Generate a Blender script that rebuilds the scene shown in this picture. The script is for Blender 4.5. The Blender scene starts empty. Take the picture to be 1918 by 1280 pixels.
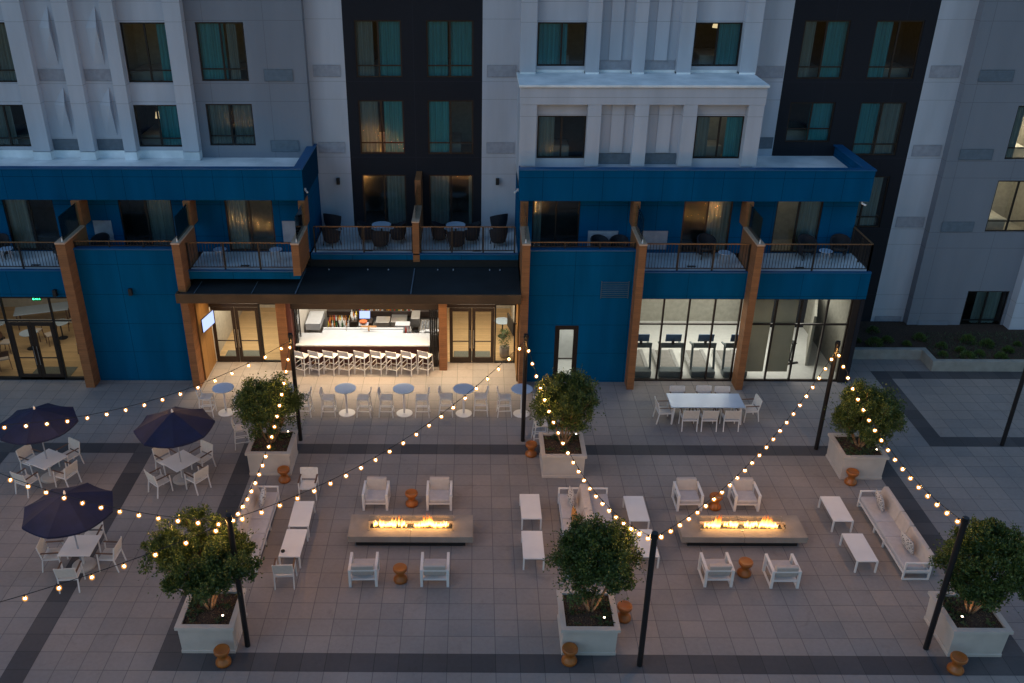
import bpy, bmesh, math, random
from mathutils import Vector, Matrix
R = math.radians
random.seed(7)
sc = bpy.context.scene
C = sc.collection

# ---------------------------------------------------------------- camera
cam_d = bpy.data.cameras.new('camera'); cam = bpy.data.objects.new('camera', cam_d); C.objects.link(cam)
cam_d.sensor_width = 36.0; cam_d.lens = 1730.874 / 1918 * 36.0
cam_d.shift_x = (959 - 876.05) / 1918; cam_d.shift_y = (670.87 - 640) / 1918
cam_d.clip_start = 0.1; cam_d.clip_end = 2000
cam.location = (0, 0, 17.477)
cam.rotation_euler = (R(90 - 27.4876), 0, R(0.4246))
sc.camera = cam

# ---------------------------------------------------------------- sky, sun, exposure
SUN_EL, SUN_AZ = 3.0, 60.0
w = bpy.data.worlds.new('World'); sc.world = w; w.use_nodes = True
nt = w.node_tree; bg = nt.nodes['Background']
sky = nt.nodes.new('ShaderNodeTexSky'); sky.sky_type = 'NISHITA'; sky.sun_disc = False
sky.sun_elevation = R(SUN_EL); sky.sun_rotation = R(SUN_AZ); sky.air_density = 1.0; sky.dust_density = 0.6; sky.ozone_density = 3.0
tint = nt.nodes.new('ShaderNodeVectorMath'); tint.operation = 'MULTIPLY'; tint.inputs[1].default_value = (1.06, 0.98, 0.93)
nt.links.new(sky.outputs[0], tint.inputs[0]); nt.links.new(tint.outputs[0], bg.inputs[0]); bg.inputs[1].default_value = 0.15
sd = bpy.data.lights.new('sun', 'SUN'); so = bpy.data.objects.new('sun', sd); C.objects.link(so)
sd.energy = 0.10; sd.angle = R(35); sd.color = (0.80, 0.90, 1.0)
so.rotation_euler = Vector((0.75, 0.5, -0.55)).to_track_quat('-Z', 'Y').to_euler()
sc.view_settings.view_transform = 'Standard'; sc.view_settings.look = 'None'
sc.view_settings.gamma = 1; sc.view_settings.use_curve_mapping = False
sc.view_settings.exposure = 1.75
sc.cycles.use_denoising = True
sc.cycles.sample_clamp_indirect = 4.0
sc.cycles.max_bounces = 7; sc.cycles.transparent_max_bounces = 16
sc.cycles.caustics_reflective = False; sc.cycles.caustics_refractive = False

# ---------------------------------------------------------------- materials
def new_mat(name):
    m = bpy.data.materials.new(name); m.use_nodes = True
    return m, m.node_tree, m.node_tree.nodes['Principled BSDF']
def N(t, typ, **k):
    n = t.nodes.new(typ)
    for a, b in k.items(): setattr(n, a, b)
    return n
def math_n(t, op, a, b=None, c=None):
    n = N(t, 'ShaderNodeMath', operation=op)
    for i, v in enumerate((a, b, c)):
        if v is None: continue
        if isinstance(v, (int, float)): n.inputs[i].default_value = v
        else: t.links.new(v, n.inputs[i])
    return n.outputs[0]
def mixc(t, f, a, b):
    n = N(t, 'ShaderNodeMix', data_type='RGBA')
    for s, v in ((n.inputs[0], f), (n.inputs[6], a), (n.inputs[7], b)):
        if isinstance(v, (int, float)): s.default_value = v
        elif isinstance(v, tuple): s.default_value = (*v, 1)
        else: t.links.new(v, s)
    return n.outputs[2]
def pm(name, col, rough=0.6, metal=0.0, var=0.12, scale=6.0, bump=0.0, bscale=60.0, spec=0.5, coords='Object'):
    m, t, p = new_mat(name)
    tc = N(t, 'ShaderNodeTexCoord')
    no = N(t, 'ShaderNodeTexNoise'); no.inputs['Scale'].default_value = scale; no.inputs['Detail'].default_value = 5
    t.links.new(tc.outputs[coords], no.inputs['Vector'])
    lo = tuple(c * (1 - var) for c in col); hi = tuple(min(1, c * (1 + var)) for c in col)
    mr = N(t, 'ShaderNodeMapRange'); mr.inputs[1].default_value = 0.3; mr.inputs[2].default_value = 0.7
    t.links.new(no.outputs[0], mr.inputs[0])
    t.links.new(mixc(t, mr.outputs[0], lo, hi), p.inputs['Base Color'])
    p.inputs['Roughness'].default_value = rough; p.inputs['Metallic'].default_value = metal
    p.inputs['Specular IOR Level'].default_value = spec
    if bump:
        n2 = N(t, 'ShaderNodeTexNoise'); n2.inputs['Scale'].default_value = bscale; n2.inputs['Detail'].default_value = 4
        t.links.new(tc.outputs[coords], n2.inputs['Vector'])
        b = N(t, 'ShaderNodeBump'); b.inputs['Strength'].default_value = bump; b.inputs['Distance'].default_value = 0.01
        t.links.new(n2.outputs[0], b.inputs['Height']); t.links.new(b.outputs[0], p.inputs['Normal'])
    return m
def line_mask(t, co, period, offs, width):
    """1 on thin lines at offs + k*period"""
    out = None
    for o in offs:
        fr = math_n(t, 'FRACT', math_n(t, 'DIVIDE', math_n(t, 'SUBTRACT', co, o - 1000 * period), period))
        l = math_n(t, 'LESS_THAN', fr, width / period)
        out = l if out is None else math_n(t, 'MAXIMUM', out, l)
    return out
def panel_mat(name, col, zp=None, xp=None, rough=0.8, var=0.06, dark=0.45, width=0.018, bump=0.25, spec=0.35):
    """coated render panels with thin expansion joints, world metres"""
    m, t, p = new_mat(name)
    g = N(t, 'ShaderNodeNewGeometry'); sx = N(t, 'ShaderNodeSeparateXYZ'); t.links.new(g.outputs['Position'], sx.inputs[0])
    n1 = N(t, 'ShaderNodeTexNoise'); n1.inputs['Scale'].default_value = 0.55; n1.inputs['Detail'].default_value = 6
    mp = N(t, 'ShaderNodeMapping'); mp.inputs['Scale'].default_value = (2.4, 2.4, 0.35)
    t.links.new(g.outputs['Position'], mp.inputs[0]); t.links.new(mp.outputs[0], n1.inputs['Vector'])
    mr = N(t, 'ShaderNodeMapRange'); mr.inputs[1].default_value = 0.3; mr.inputs[2].default_value = 0.7
    t.links.new(n1.outputs[0], mr.inputs[0])
    base = mixc(t, mr.outputs[0], tuple(c * (1 - var) for c in col), tuple(c * (1 + var) for c in col))
    mask = None
    if zp: mask = line_mask(t, sx.outputs[2], zp[0], zp[1], width)
    if xp:
        l = line_mask(t, sx.outputs[0], xp[0], xp[1], width)
        mask = l if mask is None else math_n(t, 'MAXIMUM', mask, l)
    if mask is not None:
        base = mixc(t, mask, base, tuple(c * dark for c in col))
    t.links.new(base, p.inputs['Base Color'])
    p.inputs['Roughness'].default_value = rough; p.inputs['Specular IOR Level'].default_value = spec
    n2 = N(t, 'ShaderNodeTexNoise'); n2.inputs['Scale'].default_value = 28; n2.inputs['Detail'].default_value = 5
    t.links.new(g.outputs['Position'], n2.inputs['Vector'])
    b = N(t, 'ShaderNodeBump'); b.inputs['Strength'].default_value = bump; b.inputs['Distance'].default_value = 0.02
    t.links.new(n2.outputs[0], b.inputs['Height']); t.links.new(b.outputs[0], p.inputs['Normal'])
    return m
TILE, TX, TY = 0.6096, -0.0358, 17.324
def tile_mat(name, col, col2, var=0.1, grout=0.35):
    m, t, p = new_mat(name)
    g = N(t, 'ShaderNodeNewGeometry'); sx = N(t, 'ShaderNodeSeparateXYZ'); t.links.new(g.outputs['Position'], sx.inputs[0])
    ux = math_n(t, 'DIVIDE', math_n(t, 'SUBTRACT', sx.outputs[0], TX - 500 * TILE), TILE)
    uy = math_n(t, 'DIVIDE', math_n(t, 'SUBTRACT', sx.outputs[1], TY - 500 * TILE), TILE)
    cx = N(t, 'ShaderNodeCombineXYZ'); t.links.new(math_n(t, 'FLOOR', ux), cx.inputs[0]); t.links.new(math_n(t, 'FLOOR', uy), cx.inputs[1])
    wn = N(t, 'ShaderNodeTexWhiteNoise', noise_dimensions='2D'); t.links.new(cx.outputs[0], wn.inputs['Vector'])
    # lots of pavers: hue drifts over a few metres, plus tile to tile
    n1 = N(t, 'ShaderNodeTexNoise'); n1.inputs['Scale'].default_value = 0.16; n1.inputs['Detail'].default_value = 2
    t.links.new(cx.outputs[0], n1.inputs['Vector'])
    h = math_n(t, 'MULTIPLY_ADD', wn.outputs[0], 0.45, math_n(t, 'MULTIPLY_ADD', n1.outputs[0], 2.2, -0.85))
    h = math_n(t, 'MINIMUM', math_n(t, 'MAXIMUM', h, 0.0), 1.0)
    base = mixc(t, h, col, col2)
    n2 = N(t, 'ShaderNodeTexNoise'); n2.inputs['Scale'].default_value = 9; n2.inputs['Detail'].default_value = 7; n2.inputs['Roughness'].default_value = 0.65
    t.links.new(g.outputs['Position'], n2.inputs['Vector'])
    n3 = N(t, 'ShaderNodeTexNoise'); n3.inputs['Scale'].default_value = 0.5; n3.inputs['Detail'].default_value = 5
    t.links.new(g.outputs['Position'], n3.inputs['Vector'])
    k = math_n(t, 'ADD', math_n(t, 'MULTIPLY_ADD', n2.outputs[0], 0.35, 0.62), math_n(t, 'MULTIPLY_ADD', n3.outputs[0], 0.5, -0.06))
    n4 = N(t, 'ShaderNodeTexNoise'); n4.inputs['Scale'].default_value = 1.3; n4.inputs['Detail'].default_value = 8; n4.inputs['Roughness'].default_value = 0.7; n4.inputs['Distortion'].default_value = 0.8
    t.links.new(g.outputs['Position'], n4.inputs['Vector'])
    st_ = N(t, 'ShaderNodeMapRange'); st_.inputs[1].default_value = 0.58; st_.inputs[2].default_value = 0.72; st_.inputs[3].default_value = 1.0; st_.inputs[4].default_value = 0.80
    t.links.new(n4.outputs[0], st_.inputs[0]); k = math_n(t, 'MULTIPLY', k, st_.outputs[0])
    k = math_n(t, 'MULTIPLY', k, math_n(t, 'MULTIPLY_ADD', wn.outputs[0], var, 1 - var / 2))
    vm = N(t, 'ShaderNodeVectorMath', operation='SCALE'); t.links.new(base, vm.inputs[0]); t.links.new(k, vm.inputs['Scale'])
    e = 0.013
    fx = math_n(t, 'FRACT', ux); fy = math_n(t, 'FRACT', uy)
    gm = math_n(t, 'MAXIMUM', math_n(t, 'MAXIMUM', math_n(t, 'LESS_THAN', fx, e), math_n(t, 'GREATER_THAN', fx, 1 - e)),
                math_n(t, 'MAXIMUM', math_n(t, 'LESS_THAN', fy, e), math_n(t, 'GREATER_THAN', fy, 1 - e)))
    out = mixc(t, gm, vm.outputs[0], tuple(c * grout for c in col))
    t.links.new(out, p.inputs['Base Color'])
    p.inputs['Roughness'].default_value = 0.75
    b = N(t, 'ShaderNodeBump'); b.inputs['Strength'].default_value = 0.3; b.inputs['Distance'].default_value = 0.01
    hh = math_n(t, 'MULTIPLY_ADD', gm, -1.5, n2.outputs[0])
    t.links.new(hh, b.inputs['Height']); t.links.new(b.outputs[0], p.inputs['Normal'])
    return m
def wood_mat(name, col, axis=2, plank=0.14, rough=0.6):
    m, t, p = new_mat(name)
    g = N(t, 'ShaderNodeNewGeometry'); sx = N(t, 'ShaderNodeSeparateXYZ'); t.links.new(g.outputs['Position'], sx.inputs[0])
    f = math_n(t, 'DIVIDE', math_n(t, 'ADD', sx.outputs[axis], 500.0), plank)
    wn = N(t, 'ShaderNodeTexWhiteNoise', noise_dimensions='1D'); t.links.new(math_n(t, 'FLOOR', f), wn.inputs['W'])
    mp = N(t, 'ShaderNodeMapping'); sc_ = [3.0, 3.0, 3.0]; sc_[axis] = 30.0; mp.inputs['Scale'].default_value = sc_
    t.links.new(g.outputs['Position'], mp.inputs[0])
    n1 = N(t, 'ShaderNodeTexNoise'); n1.inputs['Scale'].default_value = 1.5; n1.inputs['Detail'].default_value = 6
    t.links.new(mp.outputs[0], n1.inputs['Vector'])
    k = math_n(t, 'ADD', math_n(t, 'MULTIPLY', n1.outputs[0], 0.7), math_n(t, 'MULTIPLY_ADD', wn.outputs[0], 0.22, 0.5))
    vm = N(t, 'ShaderNodeVectorMath', operation='SCALE'); vm.inputs[0].default_value = col; t.links.new(k, vm.inputs['Scale'])
    ln = math_n(t, 'LESS_THAN', math_n(t, 'FRACT', f), 0.05)
    t.links.new(mixc(t, ln, vm.outputs[0], tuple(c * 0.55 for c in col)), p.inputs['Base Color'])
    p.inputs['Roughness'].default_value = rough
    return m
def glass_mat(name, tint=(0.8, 0.86, 0.86), ior=1.7, rough=0.02):
    m = bpy.data.materials.new(name); m.use_nodes = True; t = m.node_tree; t.nodes.clear()
    o = N(t, 'ShaderNodeOutputMaterial'); tr = N(t, 'ShaderNodeBsdfTransparent'); gl = N(t, 'ShaderNodeBsdfGlossy'); mx = N(t, 'ShaderNodeMixShader')
    fr = N(t, 'ShaderNodeFresnel'); fr.inputs[0].default_value = ior
    tr.inputs[0].default_value = (*tint, 1); gl.inputs['Roughness'].default_value = rough; gl.inputs[0].default_value = (.95, .97, 1, 1)
    g = N(t, 'ShaderNodeNewGeometry'); nz = N(t, 'ShaderNodeTexNoise'); nz.inputs['Scale'].default_value = 0.9
    t.links.new(g.outputs['Position'], nz.inputs['Vector'])
    b = N(t, 'ShaderNodeBump'); b.inputs['Strength'].default_value = 0.06; b.inputs['Distance'].default_value = 0.05
    t.links.new(nz.outputs[0], b.inputs['Height']); t.links.new(b.outputs[0], gl.inputs['Normal'])
    t.links.new(fr.outputs[0], mx.inputs[0]); t.links.new(tr.outputs[0], mx.inputs[1]); t.links.new(gl.outputs[0], mx.inputs[2]); t.links.new(mx.outputs[0], o.inputs[0])
    return m
def emit_mat(name, col, strength):
    m = bpy.data.materials.new(name); m.use_nodes = True; t = m.node_tree; t.nodes.clear()
    o = N(t, 'ShaderNodeOutputMaterial'); e = N(t, 'ShaderNodeEmission'); e.inputs[0].default_value = (*col, 1); e.inputs[1].default_value = strength
    t.links.new(e.outputs[0], o.inputs[0]); return m
def curtain_mat(name, col):
    m, t, p = new_mat(name)
    p.inputs['Base Color'].default_value = (*col, 1); p.inputs['Roughness'].default_value = 0.9
    tc = N(t, 'ShaderNodeTexCoord'); mp = N(t, 'ShaderNodeMapping'); mp.inputs['Scale'].default_value = (22, 1, 0.25)
    n = N(t, 'ShaderNodeTexNoise'); n.inputs['Scale'].default_value = 1.0; n.inputs['Detail'].default_value = 3
    t.links.new(tc.outputs['Object'], mp.inputs[0]); t.links.new(mp.outputs[0], n.inputs['Vector'])
    t.links.new(mixc(t, n.outputs[0], tuple(c * 0.35 for c in col), tuple(min(1, c * 1.5) for c in col)), p.inputs['Base Color'])  # fold shade put into the colour as vertical dark and pale streaks
    return m
def flame_mat():
    m = bpy.data.materials.new('gas flame'); m.use_nodes = True; t = m.node_tree; t.nodes.clear()
    o = N(t, 'ShaderNodeOutputMaterial'); e = N(t, 'ShaderNodeEmission'); tr = N(t, 'ShaderNodeBsdfTransparent'); mx = N(t, 'ShaderNodeMixShader')
    tc = N(t, 'ShaderNodeTexCoord'); sx = N(t, 'ShaderNodeSeparateXYZ'); t.links.new(tc.outputs['Object'], sx.inputs[0])
    cr = N(t, 'ShaderNodeValToRGB'); f = math_n(t, 'DIVIDE', math_n(t, 'SUBTRACT', sx.outputs[2], 0.4), 0.36)
    t.links.new(f, cr.inputs[0])
    el = cr.color_ramp.elements; el[0].position = 0; el[0].color = (1, 0.28, 0.03, 1); el[1].position = 1; el[1].color = (1, 0.14, 0.01, 1)
    a = el.new(0.22); a.color = (1, 0.60, 0.20, 1); b = el.new(0.6); b.color = (1, 0.32, 0.05, 1)
    t.links.new(cr.outputs[0], e.inputs[0])
    st = N(t, 'ShaderNodeMapRange'); st.inputs[1].default_value = 0.15; st.inputs[2].default_value = 1; st.inputs[3].default_value = 2.0; st.inputs[4].default_value = 0.4
    t.links.new(f, st.inputs[0]); t.links.new(st.outputs[0], e.inputs[1])
    al = N(t, 'ShaderNodeMapRange'); al.inputs[1].default_value = 0.2; al.inputs[2].default_value = 1.1; al.inputs[3].default_value = 0.92; al.inputs[4].default_value = 0.25
    t.links.new(f, al.inputs[0]); t.links.new(al.outputs[0], mx.inputs[0])
    t.links.new(tr.outputs[0], mx.inputs[1]); t.links.new(e.outputs[0], mx.inputs[2]); t.links.new(mx.outputs[0], o.inputs[0])
    return m

FL = 2.965
M = {}
M['white'] = panel_mat('white render', (0.47, 0.49, 0.55), var=0.11, zp=(FL, (9.79, 10.47)), dark=.65)
M['grey'] = panel_mat('grey render', (0.215, 0.23, 0.27), zp=(FL, (9.79, 10.47)), xp=(2.25, (1.12,)), dark=.7)
M['dark'] = panel_mat('black render', (0.010, 0.011, 0.017), zp=(FL, (10.47,)), xp=(2.64, (0.29,)), dark=1.9)
M['navy'] = panel_mat('deep blue render', (0.0, 0.078, 0.185), zp=(1.25, (7.73,)), xp=(1.1, (-6.3,)), var=0.14, rough=0.8, spec=0.05)
M['navywall'] = panel_mat('deep blue wall render', (0.0, 0.088, 0.200), zp=(1.2, (1.25,)), xp=(2.1, (-0.5,)), var=0.18, rough=0.8, spec=0.05)
M['trimblue'] = pm('blue coping metal', (0.0, 0.082, 0.21), 0.45, var=0.08, scale=1.2)
M['roof'] = pm('white roof membrane', (0.84, 0.88, 0.90), 0.7, var=0.22, scale=1.1, bump=0.3, bscale=5, coords='Object')
M['deck'] = pm('pale balcony deck coating', (0.68, 0.70, 0.72), 0.6, var=0.15, scale=1.4)
M['canopyroof'] = pm('black canopy membrane', (0.010, 0.014, 0.018), 0.8, var=0.35, scale=0.9, bump=0.3, bscale=4)
M['cedar'] = wood_mat('cedar cladding', (0.28, 0.112, 0.040), axis=2, plank=0.09)
M['cedarcap'] = pm('tan metal cap', (0.55, 0.36, 0.25), 0.5)
M['oakwall'] = wood_mat('warm oak wall boards', (0.36, 0.18, 0.055), axis=1, plank=0.6)
M['oakfloor'] = wood_mat('oak plank floor', (0.62, 0.42, 0.22), axis=1, plank=0.18, rough=0.35)
M['bronze'] = pm('bronze metal', (0.16, 0.09, 0.045), 0.4, 0.6, var=0.2, scale=3)
M['fasciabronze'] = pm('brown canopy fascia metal', (0.085, 0.050, 0.026), 0.5, 0.2, var=0.25, scale=1.2)
M['frame'] = pm('dark window frame', (0.018, 0.016, 0.016), 0.4, 0.3)
M['framebr'] = pm('brown window frame', (0.032, 0.021, 0.016), 0.4, 0.3)
M['rail'] = pm('black railing metal', (0.03, 0.025, 0.022), 0.45, 0.4)
M['railtop'] = pm('bronze handrail', (0.22, 0.12, 0.06), 0.4, 0.4)
M['glass'] = glass_mat('storefront glass', (0.86, 0.9, 0.88), 1.45)
M['wglass'] = glass_mat('guest window glass', (0.80, 0.88, 0.88), 1.65, 0.10)
M['screen'] = glass_mat('frosted privacy glass', (0.72, 0.92, 0.92), 1.6, 0.08)
M['teal'] = curtain_mat('teal sheer curtain', (0.10, 0.48, 0.58))
M['greycur'] = curtain_mat('grey curtain', (0.30, 0.37, 0.38))
M['room'] = pm('dim room wall', (0.12, 0.10, 0.09), 0.9)  # darker wall copy: the dimness of unlit rooms is in the colour
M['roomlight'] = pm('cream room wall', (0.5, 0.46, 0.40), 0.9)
M['bed'] = pm('white bed linen', (.55, .52, .48), .95, var=.15, scale=3)
M['tile'] = tile_mat('concrete pavers', (0.236, 0.216, 0.212), (0.305, 0.252, 0.225), var=0.07, grout=0.48)
M['tiledark'] = tile_mat('charcoal pavers', (0.060, 0.058, 0.066), (0.085, 0.076, 0.076), var=0.3, grout=0.5)
M['concrete'] = pm('cast concrete', (0.30, 0.28, 0.25), 0.8, var=0.15, scale=3, bump=0.3, bscale=30)
M['fireconc'] = pm('fire table concrete', (0.30, 0.25, 0.21), 0.7, var=0.12, scale=3, bump=0.2, bscale=40)
M['black'] = pm('matt black', (0.012, 0.012, 0.013), 0.6)
M['polemetal'] = pm('black painted pole', (0.015, 0.013, 0.013), 0.35, 0.2)
M['whitemetal'] = pm('white powder coated metal', (0.74, 0.70, 0.68), 0.4, var=0.04, scale=2)
M['sling'] = pm('cream sling fabric', (0.66, 0.60, 0.55), 0.85, var=0.06, scale=14, bump=0.25, bscale=220)
M['armwood'] = pm('brown arm wood', (0.13, 0.065, 0.04), 0.5)
M['tabletop'] = pm('white slatted tabletop', (0.72, 0.69, 0.68), 0.45, var=0.05, scale=2)
M['hightop'] = pm('sky tinted white tabletop', (0.42, 0.52, 0.66), 0.25, var=0.05, scale=2)  # the sky's blue reflection is put into the white tops' colour
M['cushion'] = pm('light grey cushion', (0.46, 0.43, 0.44), 0.95, var=0.06, scale=8, bump=0.35, bscale=160)
M['backcushion'] = pm('warm grey cushion', (0.50, 0.43, 0.39), 0.95, var=0.06, scale=8, bump=0.35, bscale=160)
M['umbrella'] = pm('navy canvas', (0.007, 0.011, 0.046), 0.9, var=0.2, scale=3)
M['drum'] = pm('burnt orange glaze', (0.33, 0.10, 0.018), 0.35, var=0.18, scale=5)
M['planter'] = pm('cream planter paint', (0.52, 0.45, 0.40), 0.6, var=0.08, scale=2.5)
M['soil'] = pm('bark mulch', (0.055, 0.030, 0.018), 0.95, var=0.7, scale=26, bump=1.0, bscale=30)
M['bark'] = pm('tan bark', (0.30, 0.17, 0.09), 0.85, var=0.3, scale=12, bump=0.5, bscale=50)
M['steel'] = pm('stainless steel', (0.45, 0.44, 0.42), 0.3, 0.85, var=0.1)
M['counter'] = pm('white quartz counter', (0.50, 0.51, 0.52), 0.25, var=0.05, scale=5)
M['barfront'] = pm('dark red bar front', (0.10, 0.028, 0.02), 0.6)
M['wicker'] = pm('dark wicker', (0.012, 0.014, 0.022), 0.8, var=0.4, scale=40, bump=0.6, bscale=120)
M['gymfloor'] = pm('pale gym floor', (0.62, 0.62, 0.60), 0.45, var=0.05)
M['gymwall'] = pm('taupe gym wall', (0.30, 0.29, 0.25), 0.8)
M['barfloor'] = pm('brown bar floor', (.22, .15, .10), .6)
M['tread'] = pm('treadmill grey', (0.13, 0.17, 0.19), 0.4)
M['belt'] = pm('treadmill belt', (0.22, 0.21, 0.20), 0.7)
M['treadlight'] = pm('treadmill silver', (0.42, 0.42, 0.42), 0.35, 0.4)
M['vent'] = pm('vent louvre metal', (0.31, 0.32, 0.37), 0.6)
M['ventdark'] = pm('slate vent metal', (0.12, 0.15, 0.19), 0.6)
M['bulb'] = emit_mat('glowing filament', (1.0, 0.55, 0.19), 125.0)
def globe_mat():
    m = bpy.data.materials.new('amber halo glass'); m.use_nodes = True; t = m.node_tree; t.nodes.clear()
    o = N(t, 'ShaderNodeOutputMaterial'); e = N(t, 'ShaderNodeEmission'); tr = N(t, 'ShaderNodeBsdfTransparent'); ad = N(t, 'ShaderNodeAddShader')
    e.inputs[0].default_value = (1.0, 0.42, 0.09, 1); e.inputs[1].default_value = 0.16; tr.inputs[0].default_value = (0.96, 0.88, 0.72, 1)  # weak emission in the glass stands in for the halo round each bulb
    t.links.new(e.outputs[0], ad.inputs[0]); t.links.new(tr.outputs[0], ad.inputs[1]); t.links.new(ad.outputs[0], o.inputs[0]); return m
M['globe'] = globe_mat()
M['fire'] = flame_mat()
M['tvscreen'] = emit_mat('screen blue', (0.45, 0.55, 1.0), 0.45)
M['lampglow'] = emit_mat('lamp glow', (1.0, 0.80, 0.45), 1.2)
M['ceilglow'] = emit_mat('ceiling light', (1.0, 0.86, 0.62), 5.0)
M['exit'] = emit_mat('green exit light', (0.05, 1.0, 0.4), 2.0)
def leaf_mat(name, a, b, rough=0.5):
    m, t, p = new_mat(name)
    g = N(t, 'ShaderNodeNewGeometry')
    cr = mixc(t, g.outputs['Random Per Island'], a, b)
    t.links.new(cr, p.inputs['Base Color']); p.inputs['Roughness'].default_value = rough
    tl = N(t, 'ShaderNodeBsdfTranslucent'); t.links.new(cr, tl.inputs[0])
    mx = N(t, 'ShaderNodeMixShader'); mx.inputs[0].default_value = 0.25
    o = [n for n in t.nodes if n.type == 'OUTPUT_MATERIAL'][0]
    t.links.new(p.outputs[0], mx.inputs[1]); t.links.new(tl.outputs[0], mx.inputs[2]); t.links.new(mx.outputs[0], o.inputs[0])
    return m
M['leaf'] = leaf_mat('evergreen leaf', (0.022, 0.052, 0.012), (0.125, 0.165, 0.034))
M['shrub'] = leaf_mat('low shrub leaf', (0.04, 0.09, 0.02), (0.13, 0.18, 0.05))
M['litter'] = leaf_mat('dry leaf litter', (0.10, 0.06, 0.03), (0.26, 0.18, 0.09), 0.9)
M['soilgreen'] = leaf_mat('strappy planter leaf', (0.03, 0.05, 0.02), (0.10, 0.13, 0.05))
def pattern_mat():
    m, t, p = new_mat('patterned pillow fabric')
    tc = N(t, 'ShaderNodeTexCoord'); v = N(t, 'ShaderNodeTexVoronoi'); v.inputs['Scale'].default_value = 22
    t.links.new(tc.outputs['Object'], v.inputs['Vector'])
    f = math_n(t, 'LESS_THAN', v.outputs['Distance'], 0.36)
    t.links.new(mixc(t, f, (0.55, 0.50, 0.47), (0.10, 0.09, 0.10)), p.inputs['Base Color']); p.inputs['Roughness'].default_value = 0.95
    return m
M['pillow'] = pattern_mat()

# ---------------------------------------------------------------- mesh helpers
class MB:
    def __init__(s): s.v = []; s.f = []; s.smooth = False
    def add(s, vs, fs, T=None):
        b = len(s.v)
        for v in vs:
            v = Vector(v)
            if T is not None: v = T @ v
            s.v.append(tuple(v))
        s.f += [tuple(b + i for i in f) for f in fs]
        return s
    def box(s, x0, y0, z0, x1, y1, z1, T=None, taper=0.0):
        if x0 > x1: x0, x1 = x1, x0
        if y0 > y1: y0, y1 = y1, y0
        if z0 > z1: z0, z1 = z1, z0
        t = taper
        return s.add([(x0, y0, z0), (x1, y0, z0), (x1, y1, z0), (x0, y1, z0), (x0 - t, y0 - t, z1), (x1 + t, y0 - t, z1), (x1 + t, y1 + t, z1), (x0 - t, y1 + t, z1)],
                     [(0, 3, 2, 1), (4, 5, 6, 7), (0, 1, 5, 4), (1, 2, 6, 5), (2, 3, 7, 6), (3, 0, 4, 7)], T)
    def bar(s, a, b, w, h=None, up=(0, 0, 1)):
        """square bar from a to b"""
        h = h or w; a = Vector(a); b = Vector(b); d = (b - a).normalized(); up = Vector(up)
        if abs(d.dot(up)) > 0.95: up = Vector((0, 1, 0))
        r = d.cross(up).normalized() * w / 2; u = r.cross(d).normalized() * h / 2
        vs = [a - r - u, a + r - u, a + r + u, a - r + u, b - r - u, b + r - u, b + r + u, b - r + u]
        return s.add(vs, [(3, 2, 1, 0), (4, 5, 6, 7), (0, 1, 5, 4), (1, 2, 6, 5), (2, 3, 7, 6), (3, 0, 4, 7)])
    def cyl(s, a, b, r0, r1=None, n=12, caps=True):
        r1 = r0 if r1 is None else r1; a = Vector(a); b = Vector(b); d = (b - a).normalized()
        up = Vector((0, 0, 1)) if abs(d.z) < 0.9 else Vector((1, 0, 0))
        x = d.cross(up).normalized(); y = d.cross(x)
        vs = []
        for c, r in ((a, r0), (b, r1)):
            for i in range(n):
                an = 2 * math.pi * i / n; vs.append(c + (x * math.cos(an) + y * math.sin(an)) * r)
        fs = [(i, (i + 1) % n, n + (i + 1) % n, n + i) for i in range(n)]
        if caps: fs += [tuple(range(n))[::-1], tuple(range(n, 2 * n))]
        return s.add(vs, fs)
    def lathe(s, prof, n=24, c=(0, 0)):
        vs = []; fs = []
        for r, z in prof:
            for i in range(n):
                an = 2 * math.pi * i / n; vs.append((c[0] + r * math.cos(an), c[1] + r * math.sin(an), z))
        for k in range(len(prof) - 1):
            for i in range(n):
                fs.append((k * n + i, k * n + (i + 1) % n, (k + 1) * n + (i + 1) % n, (k + 1) * n + i))
        fs.append(tuple(range(n))[::-1]); fs.append(tuple((len(prof) - 1) * n + i for i in range(n)))
        return s.add(vs, fs)
    def poly(s, pts): return s.add(pts, [tuple(range(len(pts)))])
    def prism(s, pts2, a, b, axis='x'):
        """extrude polygon pts2 along axis from a to b"""
        n = len(pts2)
        mk = {'x': lambda q, t: (t, q[0], q[1]), 'y': lambda q, t: (q[0], t, q[1]), 'z': lambda q, t: (q[0], q[1], t)}[axis]
        vs = [mk(q, a) for q in pts2] + [mk(q, b) for q in pts2]
        return s.add(vs, [(i, (i + 1) % n, n + (i + 1) % n, n + i) for i in range(n)] + [tuple(range(n))[::-1], tuple(range(n, 2 * n))])
    def build(s, name, mat, parent=None, smooth=False, bevel=0.0, seg=2):
        me = bpy.data.meshes.new(name); me.from_pydata(s.v, [], s.f); me.materials.append(mat)
        if bevel or smooth:
            bm = bmesh.new(); bm.from_mesh(me)
            bmesh.ops.recalc_face_normals(bm, faces=bm.faces)
            if bevel:
                bmesh.ops.bevel(bm, geom=bm.edges[:], offset=bevel, segments=seg, affect='EDGES', profile=0.6)
            bm.to_mesh(me); bm.free()
        if smooth:
            for p in me.polygons: p.use_smooth = True
        me.update()
        o = bpy.data.objects.new(name, me); C.objects.link(o)
        if parent is not None: o.parent = parent
        return o
def tag(o, label=None, cat=None, group=None, kind=None):
    for k, v in (('label', label), ('category', cat), ('group', group), ('kind', kind)):
        if v: o[k] = v
    return o
def empty(name, loc, rz=0.0, label=None, cat=None, group=None):
    o = bpy.data.objects.new(name, None); C.objects.link(o); o.location = loc; o.rotation_euler = (0, 0, rz)
    o.empty_display_size = 0.2
    return tag(o, label, cat, group)
def copy_tree(o, parent=None):
    c = o.copy(); C.objects.link(c)
    if parent is not None: c.parent = parent
    for ch in list(o.children): copy_tree(ch, c)
    return c
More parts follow.
